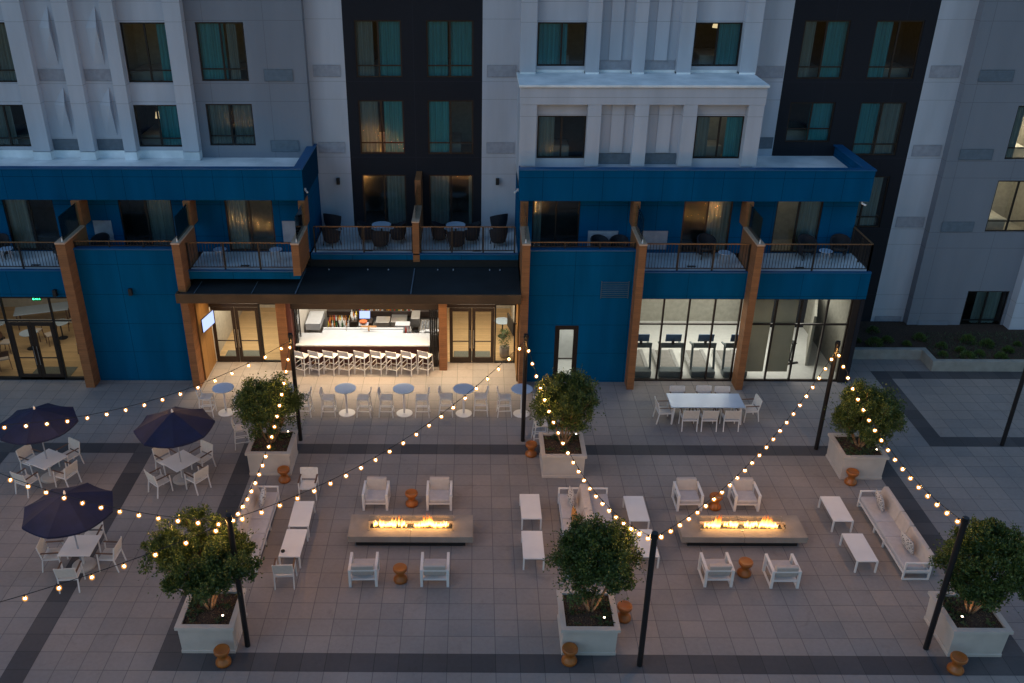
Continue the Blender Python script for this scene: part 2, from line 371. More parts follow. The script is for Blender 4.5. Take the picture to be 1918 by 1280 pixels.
PROTO = {}
def place(make, key, loc, rz, label, cat=None, group=None):
    """first call builds the thing, later calls copy it part by part"""
    if key not in PROTO:
        o = make(); PROTO[key] = o
    else:
        o = copy_tree(PROTO[key])
    o.location = loc; o.rotation_euler = (0, 0, rz)
    o['label'] = label
    if cat: o['category'] = cat
    if group: o['group'] = group
    return o

# ================================================================ THE SETTING
g = MB().poly([(-70, -30, 0), (70, -30, 0), (70, 80, 0), (-70, 80, 0)]); tag(g.build('paving', M['tile']), kind='structure')
def X(k): return TX + k * TILE
def Yk(k): return TY + k * TILE
def band(name, rects):
    m = MB()
    for x0, x1, y0, y1 in rects: m.poly([(x0, y0, .004), (x1, y0, .004), (x1, y1, .004), (x0, y1, .004)])
    tag(m.build(name, M['tiledark']), kind='structure')
band('paving_band', [(X(-13), X(23), Yk(15), Yk(16)), (X(-13), X(-12), Yk(0), Yk(15)), (X(22), X(23), Yk(0), Yk(15)), (X(-13), X(23), Yk(-1), Yk(0))])
band('paving_band', [(X(-60), X(-18), Yk(15), Yk(16)), (X(-19), X(-18), Yk(-30), Yk(15)), (X(-27), X(-26), Yk(-30), Yk(15))])
band('paving_band', [(X(26), X(60), Yk(24), Yk(25)), (X(26), X(27), Yk(17), Yk(24)), (X(26), X(60), Yk(16), Yk(17))])
# raised planting bed on the right
kb = MB()
kb.prism([(14.62, 33.58), (18.22, 33.58), (18.22, 32.56), (60, 32.56), (60, 32.78), (18.44, 32.78), (18.44, 33.80), (14.62, 33.80)], 0.0, 0.45, 'z')
tag(kb.build('retaining_wall', M['concrete'], bevel=0.012), 'low pale concrete retaining wall stepping round the planting bed on the right', 'wall')
sb = MB().prism([(14.62, 33.80), (18.44, 33.80), (18.44, 32.78), (60, 32.78), (60, 36.1), (14.62, 36.5)], 0.005, 0.36, 'z')
tag(sb.build('planting_bed', M['soil']), kind='structure')

# ================================================================ THE HOTEL
hotel = empty('hotel_building', (0, 36, 0), 0, 'long hotel with white, grey and black upper walls over a deep blue podium with balconies', 'building')
OFF = Vector((0, 36, 0))
def hb(m, name, mat, parent=None, **k):
    """part of the hotel, given in world metres"""
    m.v = [(x, y - 36, z) for x, y, z in m.v]
    return m.build(name, mat, parent or hotel, **k)
def wallh(m, x0, x1, z0, z1, Y, holes=(), dep=0.14):
    """wall sheet facing -Y with window openings and their reveals"""
    xs = sorted({x0, x1, *[h[0] for h in holes], *[h[1] for h in holes]}); zs = sorted({z0, z1, *[h[2] for h in holes], *[h[3] for h in holes]})
    xs = [x for x in xs if x0 <= x <= x1]; zs = [z for z in zs if z0 <= z <= z1]
    for i in range(len(xs) - 1):
        for j in range(len(zs) - 1):
            cx, cz = (xs[i] + xs[i + 1]) / 2, (zs[j] + zs[j + 1]) / 2
            if any(h[0] < cx < h[1] and h[2] < cz < h[3] for h in holes): continue
            m.poly([(xs[i], Y, zs[j]), (xs[i + 1], Y, zs[j]), (xs[i + 1], Y, zs[j + 1]), (xs[i], Y, zs[j + 1])])
    for a, b, c, d in holes:
        m.poly([(a, Y, c), (b, Y, c), (b, Y + dep, c), (a, Y + dep, c)]); m.poly([(a, Y, d), (a, Y + dep, d), (b, Y + dep, d), (b, Y, d)])
        m.poly([(a, Y, c), (a, Y + dep, c), (a, Y + dep, d), (a, Y, d)]); m.poly([(b, Y, c), (b, Y, d), (b, Y + dep, d), (b, Y + dep, c)])
    return m
def curtain_mesh(x0, x1, z0, z1, y):
    m = MB(); n = max(8, int((x1 - x0) / 0.035)); vs = []
    for i in range(n + 1):
        x = x0 + (x1 - x0) * i / n; yy = y + 0.03 * math.sin(i * 1.55) + 0.012 * math.sin(i * 0.7)
        vs += [(x, yy, z0), (x, yy, z1)]
    return m.add(vs, [(2 * i, 2 * i + 2, 2 * i + 3, 2 * i + 1) for i in range(n)])
def window(x0, x1, z0, z1, Y, mull=0.5, hbar=0.42, cur=(), lit=None, fr='frame', name='window', lamp=None, deep=2.6):
    """bronze frame set in the opening; pane, curtains and the room behind as its pieces. cur: (from, to, material)"""
    m = MB(); t = 0.055; y0, y1 = Y + 0.05, Y + 0.11
    m.box(x0, y0, z0, x0 + t, y1, z1); m.box(x1 - t, y0, z0, x1, y1, z1)
    m.box(x0 + t, y0, z0, x1 - t, y1, z0 + t); m.box(x0 + t, y0, z1 - t, x1 - t, y1, z1)
    for mu in ([mull] if isinstance(mull, float) else mull):
        xm = x0 + (x1 - x0) * mu; m.box(xm - t * .6, y0 + .002, z0 + t, xm + t * .6, y1 - .002, z1 - t)
    if hbar: m.box(x0 + t, y0 + .006, z0 + hbar, x1 - t, y1 - .006, z0 + hbar + 0.045)
    w = hb(m, name, M[fr])
    g = MB().poly([(x0 + t, Y + .08, z0 + t), (x1 - t, Y + .08, z0 + t), (x1 - t, Y + .08, z1 - t), (x0 + t, Y + .08, z1 - t)])
    hb(g, 'pane', M['wglass'], w)
    r = MB(); e = Y + 0.14; b = e + deep; zc = z0 + 0.02
    if z0 > 3: zc = z0 - 0.3
    X0, X1, Z1 = x0 - .5, x1 + .5, z1 + 0.25
    r.poly([(X0, e, zc), (X1, e, zc), (X1, b, zc), (X0, b, zc)]); r.poly([(X0, e, Z1), (X0, b, Z1), (X1, b, Z1), (X1, e, Z1)])
    r.poly([(X0, b, zc), (X1, b, zc), (X1, b, Z1), (X0, b, Z1)]); r.poly([(X0, e, zc), (X0, b, zc), (X0, b, Z1), (X0, e, Z1)]); r.poly([(X1, e, zc), (X1, e, Z1), (X1, b, Z1), (X1, b, zc)])
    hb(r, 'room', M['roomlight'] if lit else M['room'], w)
    for a, c, mm in cur:
        hb(curtain_mesh(x0 + (x1 - x0) * a, x0 + (x1 - x0) * c, z0 + .01, z1 + .05, Y + 0.24), 'curtain', M[mm], w, smooth=True)
    if lit:  # some rooms are truly lit; dim panels are added in place of reflections
        l = MB().box((x0 + x1) / 2 - .45, e + .7, Z1 - .06, (x0 + x1) / 2 + .45, e + 1.3, Z1 - .02)
        hb(l, 'room_glow_panel', emit_mat('room glow panel', (1.0, 0.86, 0.6), lit), w)
    if name == 'window' and z0 > 3:
        sd_ = 1 if (int(x0 * 7) % 2) else -1; bx = (x0 + x1) / 2 + sd_ * .35
        hb(MB().box(bx - .75, e + .75, zc + .01, bx + .75, e + deep - .1, zc + .55), 'bed', M['bed'], w, bevel=.05, seg=2, smooth=True)
    if lamp:  # added as warm patches in place of reflected lit windows opposite
        lx, lz, st = lamp
        l = MB(); l.lathe([(0.17, z0 + lz), (0.12, z0 + lz + .24)], 14, (x0 + (x1 - x0) * lx, e + 0.9))
        hb(l, 'added_lamp_shade', emit_mat('added lamp shade', (1.0, 0.72, 0.4), st), w)
    return w

TOP = 17.0
# upper walls, plane by plane ----------------------------------------------
dk = [(-4.55, -2.78, 10.62, 12.72), (-1.84, -0.05, 10.62, 12.72), (-4.55, -2.78, 7.64, 9.76), (-1.84, -0.05, 7.64, 9.76), (-4.55, -2.78, 4.63, 6.79), (-1.84, -0.05, 4.63, 6.79)]
hb(wallh(MB(), -4.98, 0.29, 4.6, TOP, 36.57, dk), 'wall', M['dark'])
dr = [(12.36, 14.08, 10.59, 12.73), (15.03, 16.83, 10.59, 12.73), (12.30, 14.06, 8.15, 9.71), (15.03, 16.80, 7.62, 9.71), (15.05, 16.78, 4.6, 6.77)]
hb(wallh(MB(), 11.87, 17.27, 0, TOP, 36.57, dr), 'wall', M['dark'])
for a, b, z0 in ((-6.42, -4.98, 4.6), (0.29, 1.72, 4.6), (10.3, 11.87, 7.3), (17.27, 18.66, 0)):
    hb(wallh(MB(), a, b, z0, TOP, 36.57), 'wall', M['white'])
gl = [(-10.42, -8.62, 10.56, 12.70), (-10.42, -8.62, 8.08, 9.70)]
m = wallh(MB(), -10.79, -6.40, 7.3, TOP, 36.15, gl); m.poly([(-6.40, 36.15, 4.6), (-6.40, 36.57, 4.6), (-6.40, 36.57, TOP), (-6.40, 36.15, TOP)]); hb(m, 'wall', M['grey'])
gr = [(20.92, 22.68, 10.6, 12.7), (20.92, 22.68, 7.59, 9.68), (20.92, 22.68, 4.58, 6.73), (20.92, 22.68, 0.12, 1.94)]
m = wallh(MB(), 18.66, 22.80, 0, TOP, 36.15, gr); m.poly([(18.66, 36.15, 0), (18.66, 36.15, TOP), (18.66, 36.57, TOP), (18.66, 36.57, 0)]); hb(m, 'wall', M['grey'])
m = wallh(MB(), 22.80, 40, 0, TOP, 35.70); m.poly([(22.80, 35.70, 0), (22.80, 35.70, TOP), (22.80, 36.15, TOP), (22.80, 36.15, 0)]); hb(m, 'wall', M['white'])
# white blocks with pilasters -------------------------------------------------
def pil_block(x_edges, wins, fins, recess, Yw, Yp, z0, z1, cap=None, beam=None):
    m = wallh(MB(), x_edges[0], x_edges[1], z0, z1, Yw, wins)
    m.poly([(x_edges[1], Yw, z0), (x_edges[1], 36.57, z0), (x_edges[1], 36.57, z1), (x_edges[1], Yw, z1)])
    m.poly([(x_edges[0], Yw, z0), (x_edges[0], Yw, z1), (x_edges[0], 36.57, z1), (x_edges[0], 36.57, z0)])
    hb(m, 'wall', M['white'])
    return m
def pilasters(spans, Yw, Yp, z0, z1):
    for a, b in spans: hb(MB().box(a, Yp, z0, b, Yw + .05, z1), 'pilaster', M['white'], bevel=0.008, seg=1)
def fin(a, b, Yw, zb, zt, d=0.22, side=1):
    """slanted fin: flush at the foot, swelling near the head"""
    m = MB(); zm = zt - (zt - zb) * 0.36
    m.add([(a, Yw + .02, zb), (b, Yw + .02, zb), (a, Yw - (.03 if side > 0 else d), zm), (b, Yw - (d if side > 0 else .03), zm), (a, Yw + .02, zt), (b, Yw + .02, zt)],
          [(0, 1, 3, 2), (2, 3, 5, 4), (1, 5, 3), (0, 2, 4)])
    hb(m, 'fin', M['white'])
def vent(a, b, z0, z1, Y, mat='vent', n=6, louvre=True):
    m = MB(); y = Y - 0.018
    m.box(a, y - .01, z0, b, y, z0 + .02); m.box(a, y - .01, z1 - .02, b, y, z1); m.box(a, y - .01, z0 + .02, a + .02, y, z1 - .02); m.box(b - .02, y - .01, z0 + .02, b, y, z1 - .02)
    m.poly([(a, y + .004, z0), (b, y + .004, z0), (b, y + .004, z1), (a, y + .004, z1)])
    if louvre:
        for i in range(n):
            z = z0 + .03 + (z1 - z0 - .06) * i / n
            m.poly([(a + .02, y - .012, z), (b - .02, y - .012, z), (b - .02, y + .002, z + (z1 - z0 - .06) / n * .8), (a + .02, y + .002, z + (z1 - z0 - .06) / n * .8)])
    hb(m, 'vent_grille', M[mat])
YW, YP = 36.05, 35.70
# left white block
lw = [(-13.20, -11.43, 10.52, 12.70), (-19.15, -17.38, 10.52, 12.70), (-13.20, -11.43, 8.05, 9.68), (-19.15, -17.38, 8.05, 9.68)]
pil_block((-28, -10.79), lw, (), (), YW, YP, 7.3, TOP)
pilasters([(-17.30, -16.60), (-15.45, -14.85), (-13.70, -13.22), (-11.40, -10.76), (-19.9, -19.2)], YW, YP, 7.95, TOP)
# right upper block
uw = [(2.33, 4.14, 11.15, 12.72), (8.16, 9.90, 11.15, 12.72)]
pil_block((1.70, 10.51), uw, (), (), YW, YP, 7.3, TOP)
pilasters([(1.68, 2.28), (4.14, 4.65), (5.88, 6.34), (7.55, 8.08), (9.90, 10.53)], YW, YP, 10.92, TOP)
for zb, zt in ((11.05, 13.35), (8.38, 10.42)):
    for a, b in ((-16.22, -15.75), (-14.47, -14.00)):
        fin(a, b, YW, zb, zt)
    for a, b in ((5.02, 5.48), (6.71, 7.19)):
        if zb > 10: hb(MB().box(a, YW - .09, 11.38, b, YW + .05, TOP), 'fin', M['white'])
for zb in (13.95,):
    for a, b in ((-16.22, -15.75), (-14.47, -14.00)): fin(a, b, YW, zb, zb + 2.3)
for a, b in ((-16.58, -15.47), (-14.83, -13.72)):
    vent(a, b, 10.58, 11.02, YW, 'vent', louvre=False); vent(a, b, 7.92, 8.36, YW, 'ventdark')
for a, b in ((4.67, 5.86), (6.36, 7.53)):
    vent(a, b, 10.95, 11.37, YW, 'vent', louvre=False)
# right lower block, projecting to the podium edge
YW2, YP2 = 34.05, 33.70
lo = [(2.31, 4.09, 8.17, 9.75), (8.12, 9.89, 8.17, 9.75)]
m = wallh(MB(), 1.66, 10.40, 7.3, 10.9, YW2, lo)
m.poly([(10.40, YW2, 7.3), (10.40, 36.57, 7.3), (10.40, 36.57, 10.9), (10.40, YW2, 10.9)]); m.poly([(1.66, YW2, 7.3), (1.66, YW2, 10.9), (1.66, 36.57, 10.9), (1.66, 36.57, 7.3)])
hb(m, 'wall', M['white'])
pilasters([(1.64, 2.25), (4.09, 4.58), (5.80, 6.29), (7.53, 8.03), (9.86, 10.42)], YW2, YP2, 7.97, 10.22)
hb(MB().box(1.62, YP2 - .015, 10.22, 10.44, YW2 + .05, 10.84), 'beam', M['white'], bevel=0.006, seg=1)
hb(MB().box(1.58, YP2 - .10, 10.84, 10.48, YW - .02, 10.93), 'cornice', M['roof'], bevel=0.01, seg=1)
for a, b in ((5.00, 5.46), (6.70, 7.19)): hb(MB().box(a, YW2 - .09, 8.42, b, YW2 + .05, 10.22), 'fin', M['white'])
for a, b in ((4.62, 5.78), (6.33, 7.50)): vent(a, b, 7.97, 8.38, YW2, 'ventdark')
for a, b in ((-6.22, -5.16), (0.47, 1.59)):
    for z in (10.65, 7.68): vent(a, b, z, z + .45, 36.57, 'vent')
for z in (10.63, 7.9): vent(10.76, 11.83, z, z + .45, 36.57, 'vent' if z > 9 else 'ventdark', louvre=False)
for z in (10.65, 7.6, 4.62, 0.12): vent(17.42, 18.56, z, z + .46, 36.57, 'vent', louvre=False)
for z in (10.56, 7.85): vent(-8.03, -6.92, z, z + .45, 36.15, 'ventdark')
for z in (10.59, 7.57, 4.58, 0.12): vent(19.10, 20.41, z, z + .44, 36.15, 'ventdark' if z > 1 else 'grey')

# windows ---------------------------------------------------------------------
W = window
W(*dk[0], 36.57, cur=((.5, 1, 'teal'), (.0, .38, 'greycur')), fr='framebr')
W(*dk[1], 36.57, cur=((0, .45, 'teal'), (.5, 1, 'teal')), fr='framebr')
W(*dk[2], 36.57, cur=((0, .42, 'greycur'), (.55, 1, 'teal')), fr='framebr')
W(*dk[3], 36.57, cur=((0, .46, 'teal'),), fr='framebr', lit=.04)
W(*dk[4], 36.57, cur=((.55, 1, 'greycur'),), hbar=None, fr='framebr', name='balcony_door')
W(*dk[5], 36.57, cur=((0, .45, 'greycur'), (.9, 1, 'greycur')), hbar=None, fr='framebr', name='balcony_door')
W(*dr[0], 36.57, cur=((.52, 1, 'teal'), (0, .3, 'greycur')), fr='framebr')
W(*dr[1], 36.57, cur=((0, .42, 'teal'),), fr='framebr', lamp=(.5, .85, .25))
W(*dr[2], 36.57, cur=((.5, 1, 'teal'),), fr='framebr', hbar=.5)
W(*dr[3], 36.57, cur=((0, .47, 'teal'), (.55, .95, 'greycur')), fr='framebr', lit=.10)
W(*dr[4], 36.57, cur=((0, .9, 'greycur'),), fr='framebr')
W(*gl[0], 36.15, cur=((0, .55, 'teal'), (.6, .8, 'greycur')), lit=.05)
W(*gl[1], 36.15, cur=((0, .5, 'greycur'), (.55, 1, 'greycur')), hbar=.35)
W(*gr[0], 36.15, cur=((0, 1, 'greycur'),))
W(*gr[1], 36.15, cur=((.0, .25, 'greycur'),), lit=14.0)
W(*gr[2], 36.15, cur=(), lit=4.0)
W(*gr[3], 36.15, cur=((.3, .9, 'greycur'),))
W(*lw[0], YW, cur=((.72, 1, 'teal'),), lit=.08)
W(*lw[1], YW, cur=((.6, 1, 'greycur'),))
W(*lw[2], YW, cur=((.5, 1, 'teal'),), hbar=.3, lamp=(.35, .9, .25))
W(*lw[3], YW, cur=((.0, .6, 'greycur'),), hbar=.3)
W(*uw[0], YW, cur=((0, .62, 'teal'),), hbar=None, lit=.03)
W(*uw[1], YW, cur=((.5, 1, 'teal'),), hbar=None, lamp=(.6, 1.25, .3))
W(*lo[0], YW2, cur=((0, .36, 'greycur'),), hbar=None, deep=1.8)
W(*lo[1], YW2, cur=((.0, .3, 'greycur'), (.66, 1, 'teal')), hbar=None, lit=.32, deep=1.8)

# hotel body closing the back, sides and top
hb(MB().box(-28, 40.5, 0, 40, 41, TOP), 'rear_wall', M['grey'])
hb(MB().box(-28, 35.7, TOP, 40, 41, TOP + .2), 'upper_roof', M['roof'])

# podium: roofs, fascias, copings --------------------------------------------
YF, YB, ZF0, ZF1 = 33.0, 33.6, 6.86, 8.06
def podium_top(x0, x1, cap_left, cap_right, yb):
    hb(MB().box(x0 + .06, YF + .21, 7.3, x1 - .23, yb, 7.6), 'roof', M['roof'])
    f = MB().box(x0, YF, ZF0, x1, YF + .22, ZF1 - .05)
    if cap_right: f.box(x1 - .24, YF + .22, ZF0, x1, 36.56, ZF1 - .05)
    if cap_left: f.box(x0, YF + .22, ZF0, x0 + .05, 33.6, ZF1 - .05)
    hb(f, 'fascia', M['navy'])
    c = MB().box(x0 - (.02 if cap_left else 0), YF - .03, ZF1 - .05, x1 + (.03 if cap_right else 0), YF + .27, ZF1)
    if cap_right: c.box(x1 - .32, YF + .27, ZF1 - .05, x1 + .03, 36.56, ZF1)
    hb(c, 'coping', M['trimblue'])
    hb(MB().box(x0, YF + .22, ZF0 + .02, x1 - .25, YB + .05, ZF0 + .1), 'soffit', M['bronze'])
podium_top(-28, -6.30, False, True, 36.15)
podium_top(1.64, 14.57, True, True, 36.57)
# flashing kerbs where the white blocks meet the roof
fk = MB()
for a, b in [(-17.30, -16.60), (-15.45, -14.85), (-13.70, -13.22), (-11.40, -10.76)]: fk.box(a, YP - .03, 7.61, b, YW, 7.93)
fk.box(-28, YW - .03, 7.61, -10.79, YW + .02, 7.91)
hb(fk, 'roof_flashing', M['roof'])
fk = MB()
for a, b in [(1.68, 2.28), (4.14, 4.65), (5.88, 6.34), (7.55, 8.08), (9.90, 10.50)]: fk.box(a, YP - .02, 10.93, b, YW, 10.99)
fk.box(1.75, YW - .03, 10.93, 10.45, YW + .02, 11.02)
hb(fk, 'roof_flashing', M['roof'])
# first floor back walls behind the balconies
bd = [(-17.87, -15.95, 4.62, 6.75), (-13.48, -11.46, 4.62, 6.75), (-9.45, -7.64, 4.62, 6.75)]
m = wallh(MB(), -28, -6.32, 4.6, 6.95, YB, bd); m.poly([(-6.32, YB, 4.6), (-6.32, 36.57, 4.6), (-6.32, 36.57, 6.9), (-6.32, YB, 6.9)]); hb(m, 'wall', M['navy'])
br = [(2.2, 4.0, 4.62, 6.75), (7.91, 9.75, 4.62, 6.75), (11.40, 13.14, 4.62, 6.75)]
m = wallh(MB(), 1.68, 14.45, 4.6, 6.95, YB, br); m.poly([(1.68, YB, 4.6), (1.68, YB, 6.9), (1.68, 36.57, 6.9), (1.68, 36.57, 4.6)]); m.poly([(14.45, YB, 4.6), (14.45, 36.57, 4.6), (14.45, 36.57, 6.9), (14.45, YB, 6.9)]); hb(m, 'wall', M['navy'])
W(*bd[0], YB, cur=((0, .4, 'greycur'),), hbar=None, name='balcony_door', deep=2.2)
W(*bd[1], YB, cur=((.5, 1, 'greycur'),), hbar=None, name='balcony_door', deep=2.2)
W(*bd[2], YB, cur=((0, .4, 'greycur'),), hbar=None, name='balcony_door', deep=2.2, lit=.05, fr='framebr')
W(*br[0], YB, cur=((0, .2, 'greycur'),), hbar=None, name='balcony_door', deep=2.2, fr='framebr')
W(*br[1], YB, cur=((.52, 1, 'greycur'),), hbar=None, name='balcony_door', deep=2.2, fr='framebr')
W(*br[2], YB, cur=((.5, 1, 'greycur'),), hbar=None, name='balcony_door', deep=2.2, fr='framebr', lit=.55)
for a, b in ((-14.56, -13.86), (-7.33, -6.78)): vent(a, b, 5.0, 5.86, YB, 'vent', n=14)
for a, b in ((4.35, 5.5), (6.3, 7.4)): vent(a, b, 4.75, 5.5, YB, 'vent', n=12)

# dividers between the balconies: low cedar wall on a post, tall part behind, glass screen on top
DIV = [(-14.95, -14.61), (-10.80, -10.52), (-6.53, -6.26), (1.72, 2.00), (5.88, 6.14), (10.05, 10.31)]
for i, (a, b) in enumerate(DIV):
    hb(MB().box(a, 31.0, 4.68 if i == 2 else 0, b, 31.62, 5.86), 'pillar', M['cedar'])
    m = MB().box(a + .015, 31.62, 4.3 if i != 2 else 4.6, b - .015, YF + .05, 5.86); m.box(a + .01, YF - .12, 5.86, b - .01, YB, ZF0)
    hb(m, 'divider', M['cedar'])
    m = MB().box(a - .015, 30.98, 5.86, b + .015, YF - .12, 5.92); hb(m, 'divider_cap', M['cedarcap'])
    xm = (a + b) / 2 + (.05 if a < 0 else -.02)
    hb(MB().box(xm - .006, 31.2, 5.93, xm + .006, YF - .13, 6.82), 'privacy_screen', M['screen'])
    hb(MB().cyl((xm, 31.12, 5.92), (xm, 31.12, 6.05), .03, .012), 'finial', M['whitemetal'])
m = MB().box(-2.35, 33.35, 4.3, -2.10, 35.3, 5.88); m.box(-2.34, 35.3, 4.3, -2.11, 36.56, 6.95); hb(m, 'divider', M['cedar'])
hb(MB().box(-2.37, 33.33, 5.88, -2.08, 35.3, 5.93), 'divider_cap', M['cedarcap'])
hb(MB().box(-2.23, 33.6, 5.93, -2.218, 35.29, 6.8), 'privacy_screen', M['screen'])

# balcony slabs and podium front walls
def slab(x0, x1, y0, y1, z0, name='balcony', zt=4.6):
    hb(MB().box(x0, y0, z0, x1, y1, zt - .02), name, M['navywall'])
    hb(MB().box(x0 + .02, y0 + .12, zt - .02, x1 - .02, y1, zt), 'balcony_floor', M['deck'])
    hb(MB().box(x0, y0 - .02, zt - .02, x1, y0 + .10, zt + .035), 'coping', M['trimblue'])
slab(-28, -14.95, 31.6, YB, 3.55)
slab(-10.52, -6.42, 31.6, YB, 4.3)
slab(-6.28, 1.70, 33.37, 36.57, 4.38)
slab(6.14, 10.05, 31.6, YB, 3.55)
slab(10.31, 14.57, 31.6, YB, 3.55)
def bluebox(x0, x1, holes=()):
    m = wallh(MB(), x0, x1, 0, 5.42, 31.6, holes, .12); m.poly([(x0, 31.82, 5.42), (x1, 31.82, 5.42), (x1, 31.82, 4.62), (x0, 31.82, 4.62)])
    hb(m, 'wall', M['navywall'])
    hb(MB().box(x0, 31.57, 5.42, x1, 31.84, 5.48), 'coping', M['trimblue'])
    hb(MB().poly([(x0, 31.83, 4.61), (x1, 31.83, 4.61), (x1, YB, 4.61), (x0, YB, 4.61)]), 'balcony_floor', M['deck'])
bluebox(-14.61, -10.80)
bluebox(2.00, 5.88, [(3.08, 3.97, 0.02, 2.43)])
# service door in the blue wall
d = MB(); d.box(3.08, 31.62, 0.0, 3.16, 31.70, 2.43); d.box(3.89, 31.62, 0.0, 3.97, 31.70, 2.43); d.box(3.16, 31.62, 2.35, 3.89, 31.70, 2.43)
d.box(3.16, 31.64, 0.02, 3.26, 31.69, 2.35); d.box(3.79, 31.64, 0.02, 3.89, 31.69, 2.35); d.box(3.26, 31.64, 2.24, 3.79, 31.69, 2.35); d.box(3.26, 31.64, 0.02, 3.79, 31.69, 0.25); d.box(3.26, 31.645, .98, 3.79, 31.685, 1.02)
dd = hb(d, 'door', M['framebr'])
hb(MB().poly([(3.26, 31.66, .25), (3.79, 31.66, .25), (3.79, 31.66, 2.24), (3.26, 31.66, 2.24)]), 'pane', M['glass'], dd)
m = MB(); m.poly([(2.6, 33.4, 0.01), (4.5, 33.4, 0.01), (4.5, 33.4, 3), (2.6, 33.4, 3)]); m.poly([(2.6, 31.75, 0.01), (4.5, 31.75, 0.01), (4.5, 33.4, 0.01), (2.6, 33.4, 0.01)])
m.poly([(2.6, 31.75, 0.01), (2.6, 33.4, .01), (2.6, 33.4, 3), (2.6, 31.75, 3)]); m.poly([(4.5, 31.75, 0.01), (4.5, 31.75, 3), (4.5, 33.4, 3), (4.5, 33.4, .01)])
hb(m, 'corridor', M['gymfloor'], dd)
lv = MB()
for i in range(9): lv.box(4.72, 31.575, 3.60 + i * .075, 5.72, 31.59, 3.625 + i * .075)
lv.box(4.70, 31.57, 3.56, 4.73, 31.596, 4.26); lv.box(5.71, 31.57, 3.56, 5.74, 31.596, 4.26)
hb(lv, 'vent_grille', pm('blue grey louvre', (.05, .10, .15), .6))
# side walls enclosing the ground floor rooms
hb(MB().box(14.40, 31.6, 0, 14.56, 36.5, 3.56), 'wall', M['dark'])
hb(MB().box(14.16, 31.62, 0, 14.40, 31.86, 3.55), 'glazing_post', M['framebr'])

# railings --------------------------------------------------------------------
def railing(pts, z0=4.66, h=1.0, posts=3, top='railtop'):
    m = MB(); tp = MB()
    for (xa, ya), (xb, yb) in zip(pts[:-1], pts[1:]):
        L = math.hypot(xb - xa, yb - ya); n = int(L / 0.112)
        for i in range(n + 1):
            t = i / n; x, y = xa + (xb - xa) * t, ya + (yb - ya) * t
            m.box(x - .008, y - .008, z0 + .05, x + .008, y + .008, z0 + h)
        for i in range(posts):
            t = i / (posts - 1); x, y = xa + (xb - xa) * t, ya + (yb - ya) * t
            m.box(x - .028, y - .028, z0 - .04, x + .028, y + .028, z0 + h)
        m.bar((xa, ya, z0 + .06), (xb, yb, z0 + .06), .03); tp.bar((xa, ya, z0 + h + .012), (xb, yb, z0 + h + .012), .05, .035)
    r = hb(m, 'balcony_railing', M['rail']); hb(tp, 'handrail', M[top], r)
railing([(-20, 31.72), (-14.97, 31.72)], posts=4)
railing([(-10.48, 31.72), (-6.56, 31.72)], posts=4)
railing([(-6.12, 33.50), (-2.37, 33.50)], posts=3)
railing([(-2.06, 33.50), (1.55, 33.50)], posts=4)
railing([(6.18, 31.72), (10.02, 31.72)], posts=4)
railing([(10.36, 31.72), (14.46, 31.72), (14.46, 33.58)], posts=3)
railing([(-14.58, 31.75), (-10.83, 31.75)], z0=5.48, h=.22, posts=4)
railing([(2.03, 31.75), (5.85, 31.75)], z0=5.48, h=.22, posts=4)

# canopy ----------------------------------------------------------------------
CX0, CX1 = -10.84, 1.71
hb(MB().box(CX0, 30.7, 3.70, CX1, 30.78, 4.07), 'canopy_fascia', M['fasciabronze'], bevel=.01, seg=1)
m = MB().box(CX0, 30.78, 3.70, CX0 + .06, 30.99, 4.07); hb(m, 'canopy_fascia', M['fasciabronze'])
hb(MB().poly([(-10.5, 30.78, 4.02), (CX1, 30.78, 4.02), (CX1, 33.6, 4.04), (-10.5, 33.6, 4.04)]), 'canopy_roof', M['canopyroof'])
hb(MB().poly([(CX0, 30.78, 4.015), (-10.5, 30.78, 4.015), (-10.5, 31.0, 4.015), (CX0, 31.0, 4.015)]), 'canopy_roof', M['canopyroof'])
for x in (-6.5, -2.3): hb(MB().box(x - .02, 30.8, 4.03, x + .02, 33.3, 4.06), 'roof_seam', M['ventdark'])
for x in (-10.2, -8.1): hb(MB().box(x - .01, 30.8, 4.03, x + .01, 32.0, 4.045), 'roof_seam', M['ventdark'])
hb(MB().box(-10.5, 32.35, 4.03, -6.5, 33.6, 4.3), 'wall', M['black']); hb(MB().box(-6.4, 33.45, 4.05, 1.7, 33.6, 4.38), 'wall', M['black'])  # recessed fill under the slabs, black to stand for the gap's shadow
rd = MB()
for x in (-5.6, -4.1, -3.3, -1.4, -.8, .6, 1.0): rd.cyl((x, 33.15, 4.04), (x, 33.15, 4.09), .03, .02, 8)
hb(rd, 'roof_fixings', M['vent'])
hb(MB().poly([(CX0 + .02, 30.76, 3.71), (CX1, 30.76, 3.71), (CX1, 33.2, 3.71), (CX0 + .02, 33.2, 3.71)]), 'soffit', M['fasciabronze'])
